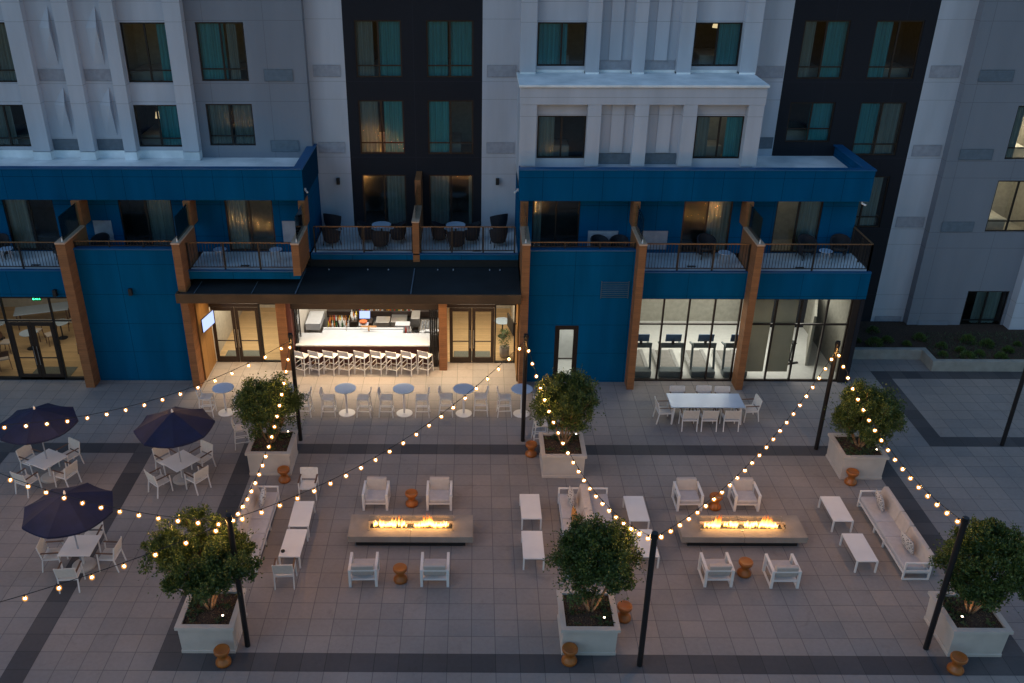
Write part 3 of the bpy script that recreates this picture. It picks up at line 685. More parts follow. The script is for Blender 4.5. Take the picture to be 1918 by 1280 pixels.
# entrance side wall, cedar columns, header over the bar
hb(MB().box(-10.52, 31.62, 0, -10.46, 33.2, 3.70), 'wall', M['oakwall'])
hb(MB().box(1.66, 31.62, 0, 1.72, 33.2, 3.70), 'wall', M['oakwall'])
hb(MB().box(-7.66, 32.45, 0, -7.28, 33.2, 3.70), 'column', M['cedar'])
hb(MB().box(-7.28, 32.5, 0, -7.10, 33.6, 3.70), 'column', M['barfront'])
hb(MB().box(-1.37, 32.5, 0, -1.06, 33.2, 3.70), 'column', M['cedar'])
hb(MB().box(-7.10, 32.55, 2.64, -1.37, 32.75, 3.70), 'header_beam', M['framebr'])
hb(MB().box(-10.46, 33.15, 2.62, -7.66, 33.2, 3.70), 'wall', M['oakwall']); hb(MB().box(-1.06, 33.15, 2.62, 1.66, 33.2, 3.70), 'wall', M['oakwall'])
def double_door(x0, x1, z1, Y, parent=None, trans=None):
    """two framed glass leaves with midrail; handles as sub-parts"""
    xm = (x0 + x1) / 2
    for a, b, side in ((x0, xm, 1), (xm, x1, -1)):
        m = MB(); s = .14
        m.box(a + .01, Y, .02, a + s, Y + .06, z1); m.box(b - s, Y, .02, b - .01, Y + .06, z1); m.box(a + s, Y, z1 - .16, b - s, Y + .06, z1); m.box(a + s, Y, .02, b - s, Y + .06, .26)
        m.box(a + s, Y + .01, .95, b - s, Y + .05, .99)
        d = hb(m, 'door', M['framebr'], bevel=.004, seg=1)
        hb(MB().poly([(a + s, Y + .03, .26), (b - s, Y + .03, .26), (b - s, Y + .03, z1 - .16), (a + s, Y + .03, z1 - .16)]), 'pane', M['glass'], d)
        hx = b - .07 if side > 0 else a + .07
        hb(MB().cyl((hx, Y - .05, .7), (hx, Y - .05, 1.5), .014, n=8), 'handle', M['steel'], d)
def storefront(x0, x1, z1, Y, mull, hz=None, sill=.06, mt='frame', skip=()):
    m = MB(); t = .06
    m.box(x0, Y, 0.0, x1, Y + .10, sill); m.box(x0, Y, z1 - .06, x1, Y + .10, z1)
    xs = [x0 + t / 2] + list(mull) + [x1 - t / 2]
    for x in xs: m.box(x - t / 2, Y + .002, sill, x + t / 2, Y + .098, z1 - .06)
    if hz:
        for a, b in zip(xs[:-1], xs[1:]): m.box(a + t / 2, Y + .01, hz - .03, b - t / 2, Y + .09, hz + .03)
    f = hb(m, 'glazing_frame', M[mt])
    for a, b in zip(xs[:-1], xs[1:]):
        if any(abs((a + b) / 2 - q) < .4 for q in skip):
            if hz: hb(MB().poly([(a, Y + .05, hz), (b, Y + .05, hz), (b, Y + .05, z1 - .05), (a, Y + .05, z1 - .05)]), 'pane', M['glass'], f)
            continue
        hb(MB().poly([(a, Y + .05, sill), (b, Y + .05, sill), (b, Y + .05, z1 - .05), (a, Y + .05, z1 - .05)]), 'pane', M['glass'], f)
    return f
double_door(-10.42, -8.52, 2.45, 33.15); storefront(-8.52, -7.66, 2.62, 33.16, [])
double_door(-0.98, 0.82, 2.45, 33.15); storefront(0.82, 1.66, 2.62, 33.16, [])
for a, b in ((-10.46, -8.52), (-1.06, .82)): hb(MB().box(a, 33.15, 2.46, b, 33.2, 2.6), 'transom', M['framebr'])
storefront(6.15, 10.05, 3.55, 31.7, [7.13, 8.09, 9.05], 2.45, mt='framebr'); storefront(10.31, 14.18, 3.55, 31.7, [11.36, 12.30, 13.27], 2.45, mt='framebr')
storefront(-22.0, -14.96, 3.55, 31.6, [-20.9, -19.8, -18.75, -17.77, -15.95], 2.56, sill=.12, skip=(-16.86,))
double_door(-17.73, -15.99, 2.50, 31.6)

# interiors --------------------------------------------------------------------
def room(x0, x1, y0, y1, z1, floor, wallm, name, ceil=None):
    hb(MB().poly([(x0, y0, .012), (x1, y0, .012), (x1, y1, .012), (x0, y1, .012)]), 'interior_floor', M[floor])
    m = MB(); m.poly([(x0, y1, 0), (x1, y1, 0), (x1, y1, z1), (x0, y1, z1)]); m.poly([(x0, y0, 0), (x0, y1, 0), (x0, y1, z1), (x0, y0, z1)]); m.poly([(x1, y0, 0), (x1, y0, z1), (x1, y1, z1), (x1, y1, 0)])
    hb(m, 'interior_wall', M[wallm])
    hb(MB().poly([(x0, y0, z1), (x0, y1, z1), (x1, y1, z1), (x1, y0, z1)]), 'interior_ceiling', M[ceil or wallm])
room(-22, -14.62, 31.71, 38.5, 3.5, 'oakfloor', 'roomlight', 'restaurant')
room(6.0, 14.39, 31.81, 37.2, 3.52, 'gymfloor', 'gymwall', 'gym')
room(-10.5, -7.2, 33.24, 38.5, 3.0, 'oakfloor', 'roomlight', 'lobby')
room(-1.2, 1.68, 33.24, 38.5, 3.0, 'oakfloor', 'roomlight', 'lobby')
room(-7.1, -1.37, 33.0, 36.2, 3.3, 'barfloor', 'roomlight', 'bar')
def area(name, x, y, z, sx, sy, e, col, rx=0.0):
    e *= LAMP
    l = bpy.data.lights.new(name, 'AREA'); l.shape = 'RECTANGLE'; l.size = sx; l.size_y = sy; l.energy = e; l.color = col
    if name == 'canopy_light': l.spread = R(96)
    o = bpy.data.objects.new(name, l); C.objects.link(o); o.location = (x, y, z); o.rotation_euler = (rx, 0, 0); return o
LAMP = 0.55
WARM = (1.0, 0.74, 0.42); SOFT = (1.0, 0.86, 0.66); COOL = (1.0, 0.95, 0.86)
area('restaurant_light', -17.6, 34.0, 3.45, 5, 3, 30, SOFT)
area('gym_light', 10.2, 34.2, 3.48, 7, 2.5, 150, COOL)
area('lobby_light', -9.0, 34.6, 2.95, 2, 2, 62, SOFT); area('lobby_light', .3, 34.6, 2.95, 2, 2, 62, SOFT)
area('bar_light', -4.2, 34.6, 3.25, 5, 1.6, 105, (1, .92, .80))
area('counter_light', -4.2, 33.15, 3.2, 5.2, .25, 16, (1, .97, .94))
area('canopy_light', -4.2, 32.1, 3.66, 5.4, .9, 92, WARM); area('canopy_light', -9.0, 32.2, 3.66, 2.2, .9, 44, WARM); area('canopy_light', .3, 32.2, 3.66, 2.2, .9, 44, WARM)
area('corridor_light', 3.6, 32.7, 2.9, .8, .8, 24, COOL)

# ================================================================ THINGS ON THE PLAZA
def T(x, y, z=0): return (x, y, z)
def cushion(m_args, name, mat, parent, bev=0.035):
    return MB().box(*m_args).build(name, M[mat], parent, bevel=bev, seg=3, smooth=True)
# ---- dining armchair, front towards +Y
def dining_chair():
    r = empty('dining_chair', (0, 0, 0)); wd, dp = .56, .54; wm = M['whitemetal']; t = .032
    for sx in (-1, 1):
        x = sx * (wd / 2 - t / 2)
        MB().bar((x, dp / 2 - .02, 0), (x, dp / 2 - .05, .64), t).build('leg', wm, r)
        MB().bar((x, -dp / 2 - .03, 0), (x, -dp / 2 + .05, .44), t).bar((x, -dp / 2 + .05, .44), (x, -dp / 2 - .03, .86), t).build('leg', wm, r)
        MB().box(x - .026, -dp / 2 + .03, .645, x + .026, dp / 2 - .02, .668).build('armrest', M['armwood'], r, bevel=.006, seg=1)
    m = MB(); z = .42
    m.box(-wd / 2 + t, dp / 2 - .07, z - .03, wd / 2 - t, dp / 2 - .035, z); m.box(-wd / 2 + t, -dp / 2 + .03, z - .03, wd / 2 - t, -dp / 2 + .06, z)
    m.box(-wd / 2 + t, -dp / 2 + .06, z - .03, -wd / 2 + t + .03, dp / 2 - .07, z); m.box(wd / 2 - t - .03, -dp / 2 + .06, z - .03, wd / 2 - t, dp / 2 - .07, z)
    m.build('seat_frame', wm, r)
    MB().box(-wd / 2 + .03, -dp / 2 + .03, .424, wd / 2 - .03, dp / 2 - .035, .44).build('seat', M['sling'], r, bevel=.006, seg=1)
    b = MB(); b.add([(-wd / 2 + .02, -dp / 2 + .045, .50), (wd / 2 - .02, -dp / 2 + .045, .50), (wd / 2 - .02, -dp / 2 - .035, .87), (-wd / 2 + .02, -dp / 2 - .035, .87),
                     (-wd / 2 + .02, -dp / 2 + .02, .50), (wd / 2 - .02, -dp / 2 + .02, .50), (wd / 2 - .02, -dp / 2 - .06, .87), (-wd / 2 + .02, -dp / 2 - .06, .87)],
                    [(0, 1, 2, 3), (7, 6, 5, 4), (0, 4, 5, 1), (3, 2, 6, 7), (0, 3, 7, 4), (1, 5, 6, 2)])
    b.build('backrest', M['sling'], r, bevel=.008, seg=1)
    return r
# ---- bar stool, front towards +Y
def bar_stool():
    r = empty('bar_stool', (0, 0, 0)); wd, dp, H = .44, .44, .76; wm = M['whitemetal']; t = .03
    for sx in (-1, 1):
        x = sx * (wd / 2 - t / 2); xo = x + sx * .02
        MB().bar((xo, dp / 2 + .02, 0), (x, dp / 2 - .03, H - .03), t).build('leg', wm, r)
        MB().bar((xo, -dp / 2 - .05, 0), (x, -dp / 2 + .02, H - .03), t).bar((x, -dp / 2 + .02, H - .03), (x, -dp / 2 - .04, 1.06), t).build('leg', wm, r)
    f = MB()
    for z in (.26, .46):
        k = z / H; xs = wd / 2 - t / 2 + .02 * (1 - k); y0 = -dp / 2 - .05 + .07 * k; y1 = dp / 2 + .02 - .05 * k
        if z < .3: f.bar((-xs, y1, z), (xs, y1, z), .026); f.bar((-xs, y0, z), (xs, y0, z), .026)
        f.bar((-xs, y0, z), (-xs, y1, z), .024); f.bar((xs, y0, z), (xs, y1, z), .024)
    f.build('footrest', wm, r)
    MB().box(-wd / 2, -dp / 2, H - .035, wd / 2, dp / 2, H).build('seat', M['sling'], r, bevel=.01, seg=2)
    b = MB(); y0, y1 = -dp / 2 - .005, -dp / 2 - .05
    b.add([(-wd / 2 + .02, y0, .84), (wd / 2 - .02, y0, .84), (wd / 2 - .02, y1, 1.07), (-wd / 2 + .02, y1, 1.07), (-wd / 2 + .02, y0 - .025, .84), (wd / 2 - .02, y0 - .025, .84), (wd / 2 - .02, y1 - .025, 1.07), (-wd / 2 + .02, y1 - .025, 1.07)],
          [(0, 1, 2, 3), (7, 6, 5, 4), (0, 4, 5, 1), (3, 2, 6, 7), (0, 3, 7, 4), (1, 5, 6, 2)])
    b.build('backrest', M['sling'], r, bevel=.008, seg=1)
    return r
def high_table():
    r = empty('high_table', (0, 0, 0))
    MB().lathe([(.34, 1.02), (.385, 1.028), (.39, 1.045), (.385, 1.055)], 36).build('tabletop', M['hightop'], r)
    MB().cyl((0, 0, .03), (0, 0, 1.02), .038, n=14).build('pedestal', M['whitemetal'], r)
    MB().lathe([(.30, 0), (.30, .012), (.285, .022), (.06, .034)], 36).build('base', M['whitemetal'], r)
    return r
def umbrella_table():
    r = empty('dining_table', (0, 0, 0))
    MB().box(-.46, -.46, .71, .46, .46, .74).build('tabletop', M['tabletop'], r, bevel=.006, seg=1)
    m = MB()
    for a in range(4):
        c, s = math.cos(a * math.pi / 2 + .785), math.sin(a * math.pi / 2 + .785)
        m.bar((c * .05, s * .05, .69), (c * .42, s * .42, .69), .035)
    m.build('support_arm', M['whitemetal'], r)
    MB().cyl((0, 0, .08), (0, 0, .70), .045, n=14).build('pedestal', M['whitemetal'], r)
    MB().lathe([(.33, 0), (.33, .05), (.29, .08), (.06, .10)], 32).build('base', M['planter'], r)
    return r
def umbrella():
    r = empty('patio_umbrella', (0, 0, 0)); n = 8; Rr, z0, z1 = 1.24, 2.12, 2.62
    m = MB(); vs = [(0, 0, z1)]; fs = []; rings = 5
    for k in range(1, rings + 1):
        f = k / rings
        for i in range(n * 4):
            an = 2 * math.pi * i / (n * 4); ph = (i % 4) / 4; sag = 4 * ph * (1 - ph)
            rad = Rr * f * (1 - (.076 * sag))
            vs.append((rad * math.cos(an), rad * math.sin(an), z1 - (z1 - z0) * (f ** 1.15) - .05 * sag * f * f))
    q = n * 4
    for i in range(q): fs.append((0, 1 + i, 1 + (i + 1) % q))
    for k in range(rings - 1):
        for i in range(q): fs.append((1 + k * q + i, 1 + (k + 1) * q + i, 1 + (k + 1) * q + (i + 1) % q, 1 + k * q + (i + 1) % q))
    b = len(vs)
    for i in range(q):
        x, y, z = vs[1 + (rings - 1) * q + i]; vs.append((x, y, z - .06))
    for i in range(q): fs.append((1 + (rings - 1) * q + i, b + i, b + (i + 1) % q, 1 + (rings - 1) * q + (i + 1) % q))
    m.add(vs, fs).build('canopy', M['umbrella'], r)
    MB().cyl((0, 0, .1), (0, 0, 2.7), .022, n=10).build('pole', M['vent'], r)
    for i in range(n):
        an = 2 * math.pi * i / n
        MB().bar((.03 * math.cos(an), .03 * math.sin(an), z1 - .05), (Rr * .98 * math.cos(an), Rr * .98 * math.sin(an), z0 - .02), .016).build('rib', M['vent'], r)
    MB().lathe([(.035, 2.62), (.03, 2.68), (.012, 2.73)], 10).build('finial', M['whitemetal'], r)
    return r
def coffee_table():
    r = empty('coffee_table', (0, 0, 0)); a, b, h = .305, .625, .42
    MB().box(-a, -b, h - .035, a, b, h).build('tabletop', M['tabletop'], r, bevel=.005, seg=1)
    for sx in (-1, 1):
        for sy in (-1, 1): MB().box(sx * a, sy * b, 0, sx * (a - .045), sy * (b - .045), h - .035).build('leg', M['whitemetal'], r)
    return r
def long_table():
    r = empty('long_dining_table', (0, 0, 0)); a, b, h = 1.32, .50, .74
    MB().box(-a, -b, h - .035, a, b, h).build('tabletop', M['hightop'], r, bevel=.005, seg=1)
    for sx in (-1, 1):
        for sy in (-1, 1): MB().bar((sx * (a - .08), sy * (b - .05), 0), (sx * (a - .14), sy * (b - .08), h - .035), .055).build('leg', M['whitemetal'], r)
    for sx in (-.45, .45): MB().bar((sx, -b + .1, .0), (sx, 0, h - .06), .04).bar((sx, b - .1, 0), (sx, 0, h - .06), .04).build('trestle', M['armwood'], r)
    return r
# ---- slab armed lounge chair, front towards +Y
def lounge_chair():
    r = empty('lounge_armchair', (0, 0, 0)); wd, dp, h = .80, .78, .60; wm = M['whitemetal']
    for sx in (-1, 1):
        x0, x1 = (wd / 2 - .075, wd / 2) if sx > 0 else (-wd / 2, -wd / 2 + .075)
        m = MB(); m.box(x0, dp / 2 - .075, .0, x1, dp / 2, h - .04); m.box(x0, -dp / 2, .0, x1, -dp / 2 + .075, h - .04)
        m.box(x0, -dp / 2 - .005, h - .04, x1, dp / 2 + .005, h); m.box(x0 + .01, -dp / 2 + .075, 0.0, x1 - .01, dp / 2 - .075, .035)
        m.build('side_frame', wm, r, bevel=.004, seg=1)
    m = MB(); m.box(-wd / 2 + .075, dp / 2 - .07, .22, wd / 2 - .075, dp / 2 - .03, .27); m.box(-wd / 2 + .075, -dp / 2 + .03, .22, wd / 2 - .075, -dp / 2 + .07, .27)
    m.box(-wd / 2 + .075, -dp / 2 + .07, .235, wd / 2 - .075, dp / 2 - .07, .26)
    m.build('seat_frame', wm, r)
    MB().box(-wd / 2 + .075, -dp / 2 + .002, h - .045, wd / 2 - .075, -dp / 2 + .05, h - .002).build('back_rail', wm, r)
    cushion((-wd / 2 + .085, -dp / 2 + .20, .265, wd / 2 - .085, dp / 2 - .03, .40), 'seat_cushion', 'cushion', r)
    m = MB().prism([(-dp / 2 + .06, .36), (-dp / 2 + .21, .36), (-dp / 2 + .13, .75), (-dp / 2 - .02, .75)], -wd / 2 + .09, wd / 2 - .09, 'x')
    m.build('back_cushion', M['backcushion'], r, bevel=.035, seg=3, smooth=True)
    return r
# ---- three unit sofa along Y, front towards +X, origin at the middle
def sofa():
    r = empty('outdoor_sofa', (0, 0, 0)); L, D, h = 3.45, .76, .60; wm = M['whitemetal']; y0, y1 = -L / 2, L / 2
    m = MB()
    m.box(-D / 2, y0 + .05, .20, D / 2, y0 + .10, .26); m.box(-D / 2, y1 - .10, .20, D / 2, y1 - .05, .26)
    m.box(D / 2 - .05, y0 + .10, .20, D / 2, y1 - .10, .26); m.box(-D / 2, y0 + .10, .20, -D / 2 + .05, y1 - .10, .26); m.box(-D / 2 + .05, y0 + .1, .215, D / 2 - .05, y1 - .1, .245)
    m.build('seat_frame', wm, r)
    for y in (y0, y1):
        s = 1 if y < 0 else -1
        m = MB(); a, b = y, y + s * .05
        m.box(D / 2 - .05, a, 0, D / 2, b, h - .04); m.box(-D / 2, a, 0, -D / 2 + .05, b, h - .04); m.box(-D / 2, a, h - .04, D / 2, b, h); m.box(-D / 2 + .05, a, 0.0, D / 2 - .05, b, .04); m.box(-D / 2 + .05, a, .28, D / 2 - .05, b, .32)
        m.build('arm_frame', wm, r, bevel=.004, seg=1)
    for y in (-.40, .28):
        for x in (-D / 2 + .03, D / 2 - .03): MB().box(x - .025, y - .025, 0, x + .025, y + .025, .20).build('leg', wm, r)
    MB().box(-D / 2 - .002, y0 + .05, .46, -D / 2 + .03, y1 - .05, .52).build('back_rail', wm, r)
    cuts = [(y0 + .06, -.40), (-.385, .285), (.30, y1 - .06)]
    for a, b in cuts:
        cushion((-D / 2 + .14, a, .265, D / 2 - .01, b, .41), 'seat_cushion', 'cushion', r)
        m = MB().prism([(-D / 2 + .04, .38), (-D / 2 + .20, .38), (-D / 2 + .10, .80), (-D / 2 - .05, .80)], a + .005, b - .005, 'y')
        m.build('back_cushion', M['backcushion'], r, bevel=.04, seg=3, smooth=True)
    return r
def pillow():
    m = MB(); n = 8; vs = []; fs = []
    for s in (-1, 1):
        for i in range(n + 1):
            for j in range(n + 1):
                u, v = i / n * 2 - 1, j / n * 2 - 1
                th = .075 * ((1 - u ** 4) * (1 - v ** 4)) ** .5
                k = 1 - .05 * (1 - abs(u * v))
                vs.append((u * .25 * k, s * th, .22 + v * .20 * k))
    q = (n + 1) ** 2
    for s in (0, 1):
        for i in range(n):
            for j in range(n):
                a = s * q + i * (n + 1) + j; f = (a, a + 1, a + n + 2, a + n + 1); fs.append(f if s else f[::-1])
    o = m.add(vs, fs).build('throw_pillow', M['pillow'], smooth=True)
    return o
def drum():
    return MB().lathe([(.155, 0), (.175, .015), (.18, .06), (.172, .10), (.115, .17), (.098, .225), (.115, .28), (.165, .345), (.182, .385), (.182, .43), (.172, .452), (.15, .455), (.14, .447)], 32).build('drum_stool', M['drum'], smooth=True)

def fire_table(cx, cy, label):
    r = empty('fire_table', (cx, cy, 0), 0, label, 'fire pit', 'long concrete fire tables between the armchairs')
    a, b = 1.83, .53; tx, ty = 1.22, .13
    MB().box(-a + .22, -b + .13, 0, a - .22, b - .13, .22).build('base', M['black'], r)
    m = MB()
    m.box(-a, -b, .22, a, -ty, .42); m.box(-a, ty, .22, a, b, .42); m.box(-a, -ty, .22, -tx, ty, .42); m.box(tx, -ty, .22, a, ty, .42)
    m.build('top_slab', M['fireconc'], r)
    MB().box(-.004, -b - .002, .23, .004, -ty - .01, .4215).box(-.004, ty + .01, .3, .004, b + .001, .4215).build('slab_joint', M['framebr'], r)
    rnd = random.Random(3 if cx < 2 else 9)
    gm = MB()
    for i in range(260):
        x = rnd.uniform(-tx + .03, tx - .03); y = rnd.uniform(-ty + .02, ty - .02); s_ = rnd.uniform(.015, .03); z = .37 + rnd.uniform(0, .02)
        gm.add([(x - s_, y, z), (x + s_, y - s_, z), (x, y + s_, z), (x, y, z + s_)], [(0, 2, 1), (0, 1, 3), (1, 2, 3), (2, 0, 3)])
    gb = MB().box(-tx, -ty, .33, tx, ty, .37).build('burner_tray', M['black'], r)
    gm.build('fire_glass', M['tread'], gb)
    gy = .23
    for x0, x1 in ((-tx - .02, -.015), (.015, tx + .02)):
        MB().poly([(x0, -gy, .42), (x1, -gy, .42), (x1, -gy, .60), (x0, -gy, .60)]).build('glass_guard', M['glass'], r)
        MB().poly([(x0, gy, .42), (x1, gy, .42), (x1, gy, .60), (x0, gy, .60)]).build('glass_guard', M['glass'], r)
    for x in (-tx - .03, tx + .03): MB().poly([(x, -gy, .42), (x, gy, .42), (x, gy, .60), (x, -gy, .60)]).build('glass_guard', M['glass'], r)
    cl = MB()
    for x in (-tx - .02, -.02, .02, tx + .02):
        for y in (-gy, gy): cl.box(x - .012, y - .012, .42, x + .012, y + .012, .44); cl.box(x - .008, y - .008, .59, x + .008, y + .008, .605)
    cl.build('guard_clip', M['steel'], r)
    for x0, x1 in ((-tx + .12, -.10), (.10, tx - .10)):
        fm = MB(); L = x1 - x0
        for i in range(42):
            u = rnd.random(); x = x0 + u * L; env = max(.12, (math.sin(math.pi * u) ** .6) * (.6 + .45 * math.sin(u * 9 + cx + x0 * 3)))
            h = .10 + .46 * env * rnd.uniform(.2, 1); wd = rnd.uniform(.02, .042) * (.7 + env * .6); y = rnd.uniform(-.06, .06); lx, ly = rnd.uniform(-.05, .05), rnd.uniform(-.03, .03)
            prof = [(0, .6), (.25, 1.0), (.5, .75), (.75, .38), (1, .03)]; vs = []; fs = []; n = 6
            for t_, rr in prof:
                for k in range(n):
                    an = 2 * math.pi * k / n; vs.append((x + lx * t_ * t_ + wd * rr * math.cos(an), y + ly * t_ + wd * rr * math.sin(an), .385 + h * t_))
            for q in range(len(prof) - 1):
                for k in range(n): fs.append((q * n + k, q * n + (k + 1) % n, (q + 1) * n + (k + 1) % n, (q + 1) * n + k))
            fm.add(vs, fs)
        fm.build('flame', M['fire'], r, smooth=True)
    l = area('fire_glow', cx, cy, .64, 2.2, .25, 16, (1, .5, .16)); l.rotation_euler = (0, 0, 0)
    return r
fire_table(-1.84, 22.0, 'long concrete fire table with flames, on the left between the two groups of four armchairs')
fire_table(7.92, 22.05, 'long concrete fire table with flames, on the right nearer the raised planting bed')

# ---- planters with soil
def planter():
    r = empty('square_planter', (0, 0, 0)); a, b, h = .665, .74, .90
    m = MB(); m.box(-a, -a, 0, a, a, h - .085, taper=.02); m.build('box', M['planter'], r)
    m = MB(); m.box(-a - .022, -a - .022, 0, a + .022, a + .022, .10); m.build('skirting', M['planter'], r, bevel=.008, seg=1)
    m = MB(); i = .60
    for (x0, y0, x1, y1) in ((-b, -b, b, -i), (-b, i, b, b), (-b, -i, -i, i), (i, -i, b, i)): m.box(x0, y0, h - .085, x1, y1, h)
    m.build('rim', M['planter'], r)
    m = MB(); n = 14; vs = []; fs = []
    for p in range(n + 1):
        for q in range(n + 1):
            x, y = -i + 2 * i * p / n, -i + 2 * i * q / n
            vs.append((x, y, h - .07 + .05 * math.exp(-(x * x + y * y) / .2) + random.uniform(-.012, .012)))
    for p in range(n):
        for q in range(n): k = p * (n + 1) + q; fs.append((k, k + n + 1, k + n + 2, k + 1))
    so_ = m.add(vs, fs).build('soil', M['soil'], r)
    m = MB()
    for k in range(520):
        x, y = random.uniform(-i + .03, i - .03), random.uniform(-i + .03, i - .03); z = h - .05 + .05 * math.exp(-(x * x + y * y) / .2)
        s_ = random.uniform(.010, .024); an = random.uniform(0, 6.3); c, s = math.cos(an) * s_, math.sin(an) * s_; t = random.uniform(.0, .02)
        m.poly([(x - c, y - s, z), (x + s * .5, y - c * .5, z + t), (x + c, y + s, z + t * .5), (x - s * .5, y + c * .5, z + .004)])
    l = m.build('leaf_litter', M['litter'], so_); l['kind'] = 'stuff'
    m = MB()
    for k in range(26):
        x, y = random.choice(((random.uniform(-.5, .5), random.uniform(-.55, -.3)), (random.uniform(-.5, .5), random.uniform(-.5, .5)))); z = h - .04
        for j in range(9):
            an = random.uniform(0, 6.3); L = random.uniform(.07, .15); c, s = math.cos(an), math.sin(an)
            m.poly([(x - s * .006, y + c * .006, z), (x + s * .006, y - c * .006, z), (x + c * L * .6 + s * .008, y + s * L * .6 - c * .008, z + L * .6), (x + c * L, y + s * L, z + L * .35)])
    l = m.build('ground_cover', M['soilgreen'], so_); l['kind'] = 'stuff'
    return r
PL = [(-6.68, 25.83, 'square cream planter behind the left sofa, near the bar end of the canopy'), (2.93, 25.75, 'square cream planter beyond the back to back sofas, in front of the narrow door'),
      (12.66, 25.75, 'square cream planter beyond the right sofa, by the gym windows'), (-6.70, 17.98, 'square cream planter in the near left corner of the lounge area'),
      (2.93, 17.98, 'square cream planter at the near end of the back to back sofas'), (12.66, 18.0, 'square cream planter in the near right corner of the lounge area')]
for x, y, l in PL: place(planter, 'planter', (x, y, 0), random.choice((0, R(90), R(180), R(270))), l, 'planter', 'square cream planters round the lounge area')

# ---- clipped multi stem trees
def tree(x, y, rx, ry, rz, zc, seed, label, z0=.84, nleaf=7600, dx=0, dy=0):
    rnd = random.Random(seed)
    r = empty('evergreen_tree', (x, y, z0), 0, label, 'tree', 'evergreen trees in the planters'); cz = zc - z0
    clumps = []; lobes = []
    for i in range(20):
        an = i * 2.4 + rnd.uniform(-.4, .4); el = rnd.uniform(-.75, 1.25); k = rnd.uniform(.44, .66)
        lobes.append((Vector((math.cos(an) * math.cos(el) * k, math.sin(an) * math.cos(el) * k, math.sin(el) * k)), rnd.uniform(.24, .46)))
    lobes += [(Vector((0, 0, .05)), .7)] * 5
    for i in range(300):
        lc, lr = lobes[rnd.randrange(len(lobes))]
        d = Vector((rnd.gauss(0, 1), rnd.gauss(0, 1), rnd.gauss(0, 1))).normalized(); v = lc + d * lr * rnd.uniform(.55, 1)
        if v.z < -.8: v.z = -.8 + rnd.uniform(0, .15)
        if v.length > .86: v *= .86 / v.length
        clumps.append((Vector((v.x * rx + dx, v.y * ry + dy, cz + v.z * rz)), rnd.uniform(.12, .24)))
    # stems and limbs
    tm = MB(); forks = []
    for i in range(6):
        an = i * 1.05 + rnd.uniform(-.3, .3); b = Vector((.05 * math.cos(an), .05 * math.sin(an), 0))
        mid = Vector((.20 * math.cos(an), .20 * math.sin(an), (cz - rz) * .45 + .18)); top = Vector((rx * .4 * math.cos(an) + dx, ry * .4 * math.sin(an) + dy, cz - rz * .25))
        tm.cyl(b, mid, .032, .026, 8); tm.cyl(mid, top, .026, .014, 8); forks.append((mid, top))
    tm.build('trunk', M['bark'], r, smooth=True)
    br_ = MB()
    for c, s in clumps[:80]:
        mid, top = min(forks, key=lambda q: (q[1] - c).length); p = mid.lerp(top, rnd.uniform(.5, 1)); br_.cyl(p, c, .011, .004, 5, caps=False)
    br_.build('branch', M['bark'], r)
    m = MB()
    for k in range(nleaf):
        c, s = clumps[rnd.randrange(len(clumps))] if rnd.random() < .985 else (Vector((dx, dy, cz)), rx)
        d = Vector((rnd.gauss(0, 1), rnd.gauss(0, 1), rnd.gauss(0, 1))).normalized()
        p = c + d * s * (rnd.random() ** .45) if s < .5 else c + Vector((d.x * rx, d.y * ry, d.z * rz)) * rnd.uniform(.6, .98)
        L = rnd.uniform(.045, .075); a = (d + Vector((rnd.uniform(-.9, .9), rnd.uniform(-.9, .9), rnd.uniform(-.3, 1.0)))).normalized(); b = a.cross(Vector((rnd.uniform(-1, 1), rnd.uniform(-1, 1), rnd.uniform(-1, 1)))).normalized() * L * .34
        m.poly([p - a * L * .5, p + b, p + a * L * .6, p - b])
    # upright sprigs breaking the outline
    for k in range(44):
        c0, s0 = clumps[rnd.randrange(len(clumps))]; d = (c0 - Vector((dx, dy, cz))).normalized()
        p0 = c0 + d * s0 * .7; g_ = (d * .6 + Vector((0, 0, .8))).normalized(); Ls = rnd.uniform(.12, .3)
        for j in range(13):
            q = p0 + g_ * Ls * j / 13; an2 = j * 2.4; s_ = Vector((math.cos(an2), math.sin(an2), .5)).normalized(); L = .05; b = s_.cross(g_).normalized() * L * .35
            m.poly([q, q + s_ * L * .5 + b, q + s_ * L, q + s_ * L * .5 - b])
    m.build('crown', M['leaf'], r)
    return r
TR = [(-6.72, 25.83, 1.20, 1.15, 1.10, 2.17, 1, 'round evergreen tree in the planter left of the bar, with string lights passing in front', .05, 0),
      (2.98, 25.75, 1.14, 1.1, 1.02, 2.42, 2, 'round evergreen tree in the planter in front of the narrow service door', .05, 0),
      (12.70, 25.75, 1.22, 1.15, 1.0, 2.05, 3, 'wide evergreen tree in the planter beyond the right sofa', 0, 0),
      (-6.72, 17.98, 1.45, 1.3, 1.02, 2.42, 4, 'broad evergreen tree with glowing stems in the near left planter', 0, 0),
      (3.0, 17.98, 1.16, 1.1, 1.05, 2.45, 5, 'full evergreen tree in the near middle planter, in front of the back to back sofas', 0, 0),
      (12.66, 18.0, 1.22, 1.15, 1.0, 2.38, 6, 'evergreen tree in the near right planter, partly behind the tall black pole', .1, 0)]
for a in TR: tree(a[0], a[1], a[2] * 1.16, a[3] * 1.14, a[4] * 1.16, a[5] + (.12 if a[6] == 4 else .02), a[6], a[7], dx=a[8], nleaf=42000 if a[6] > 3 else 31000)
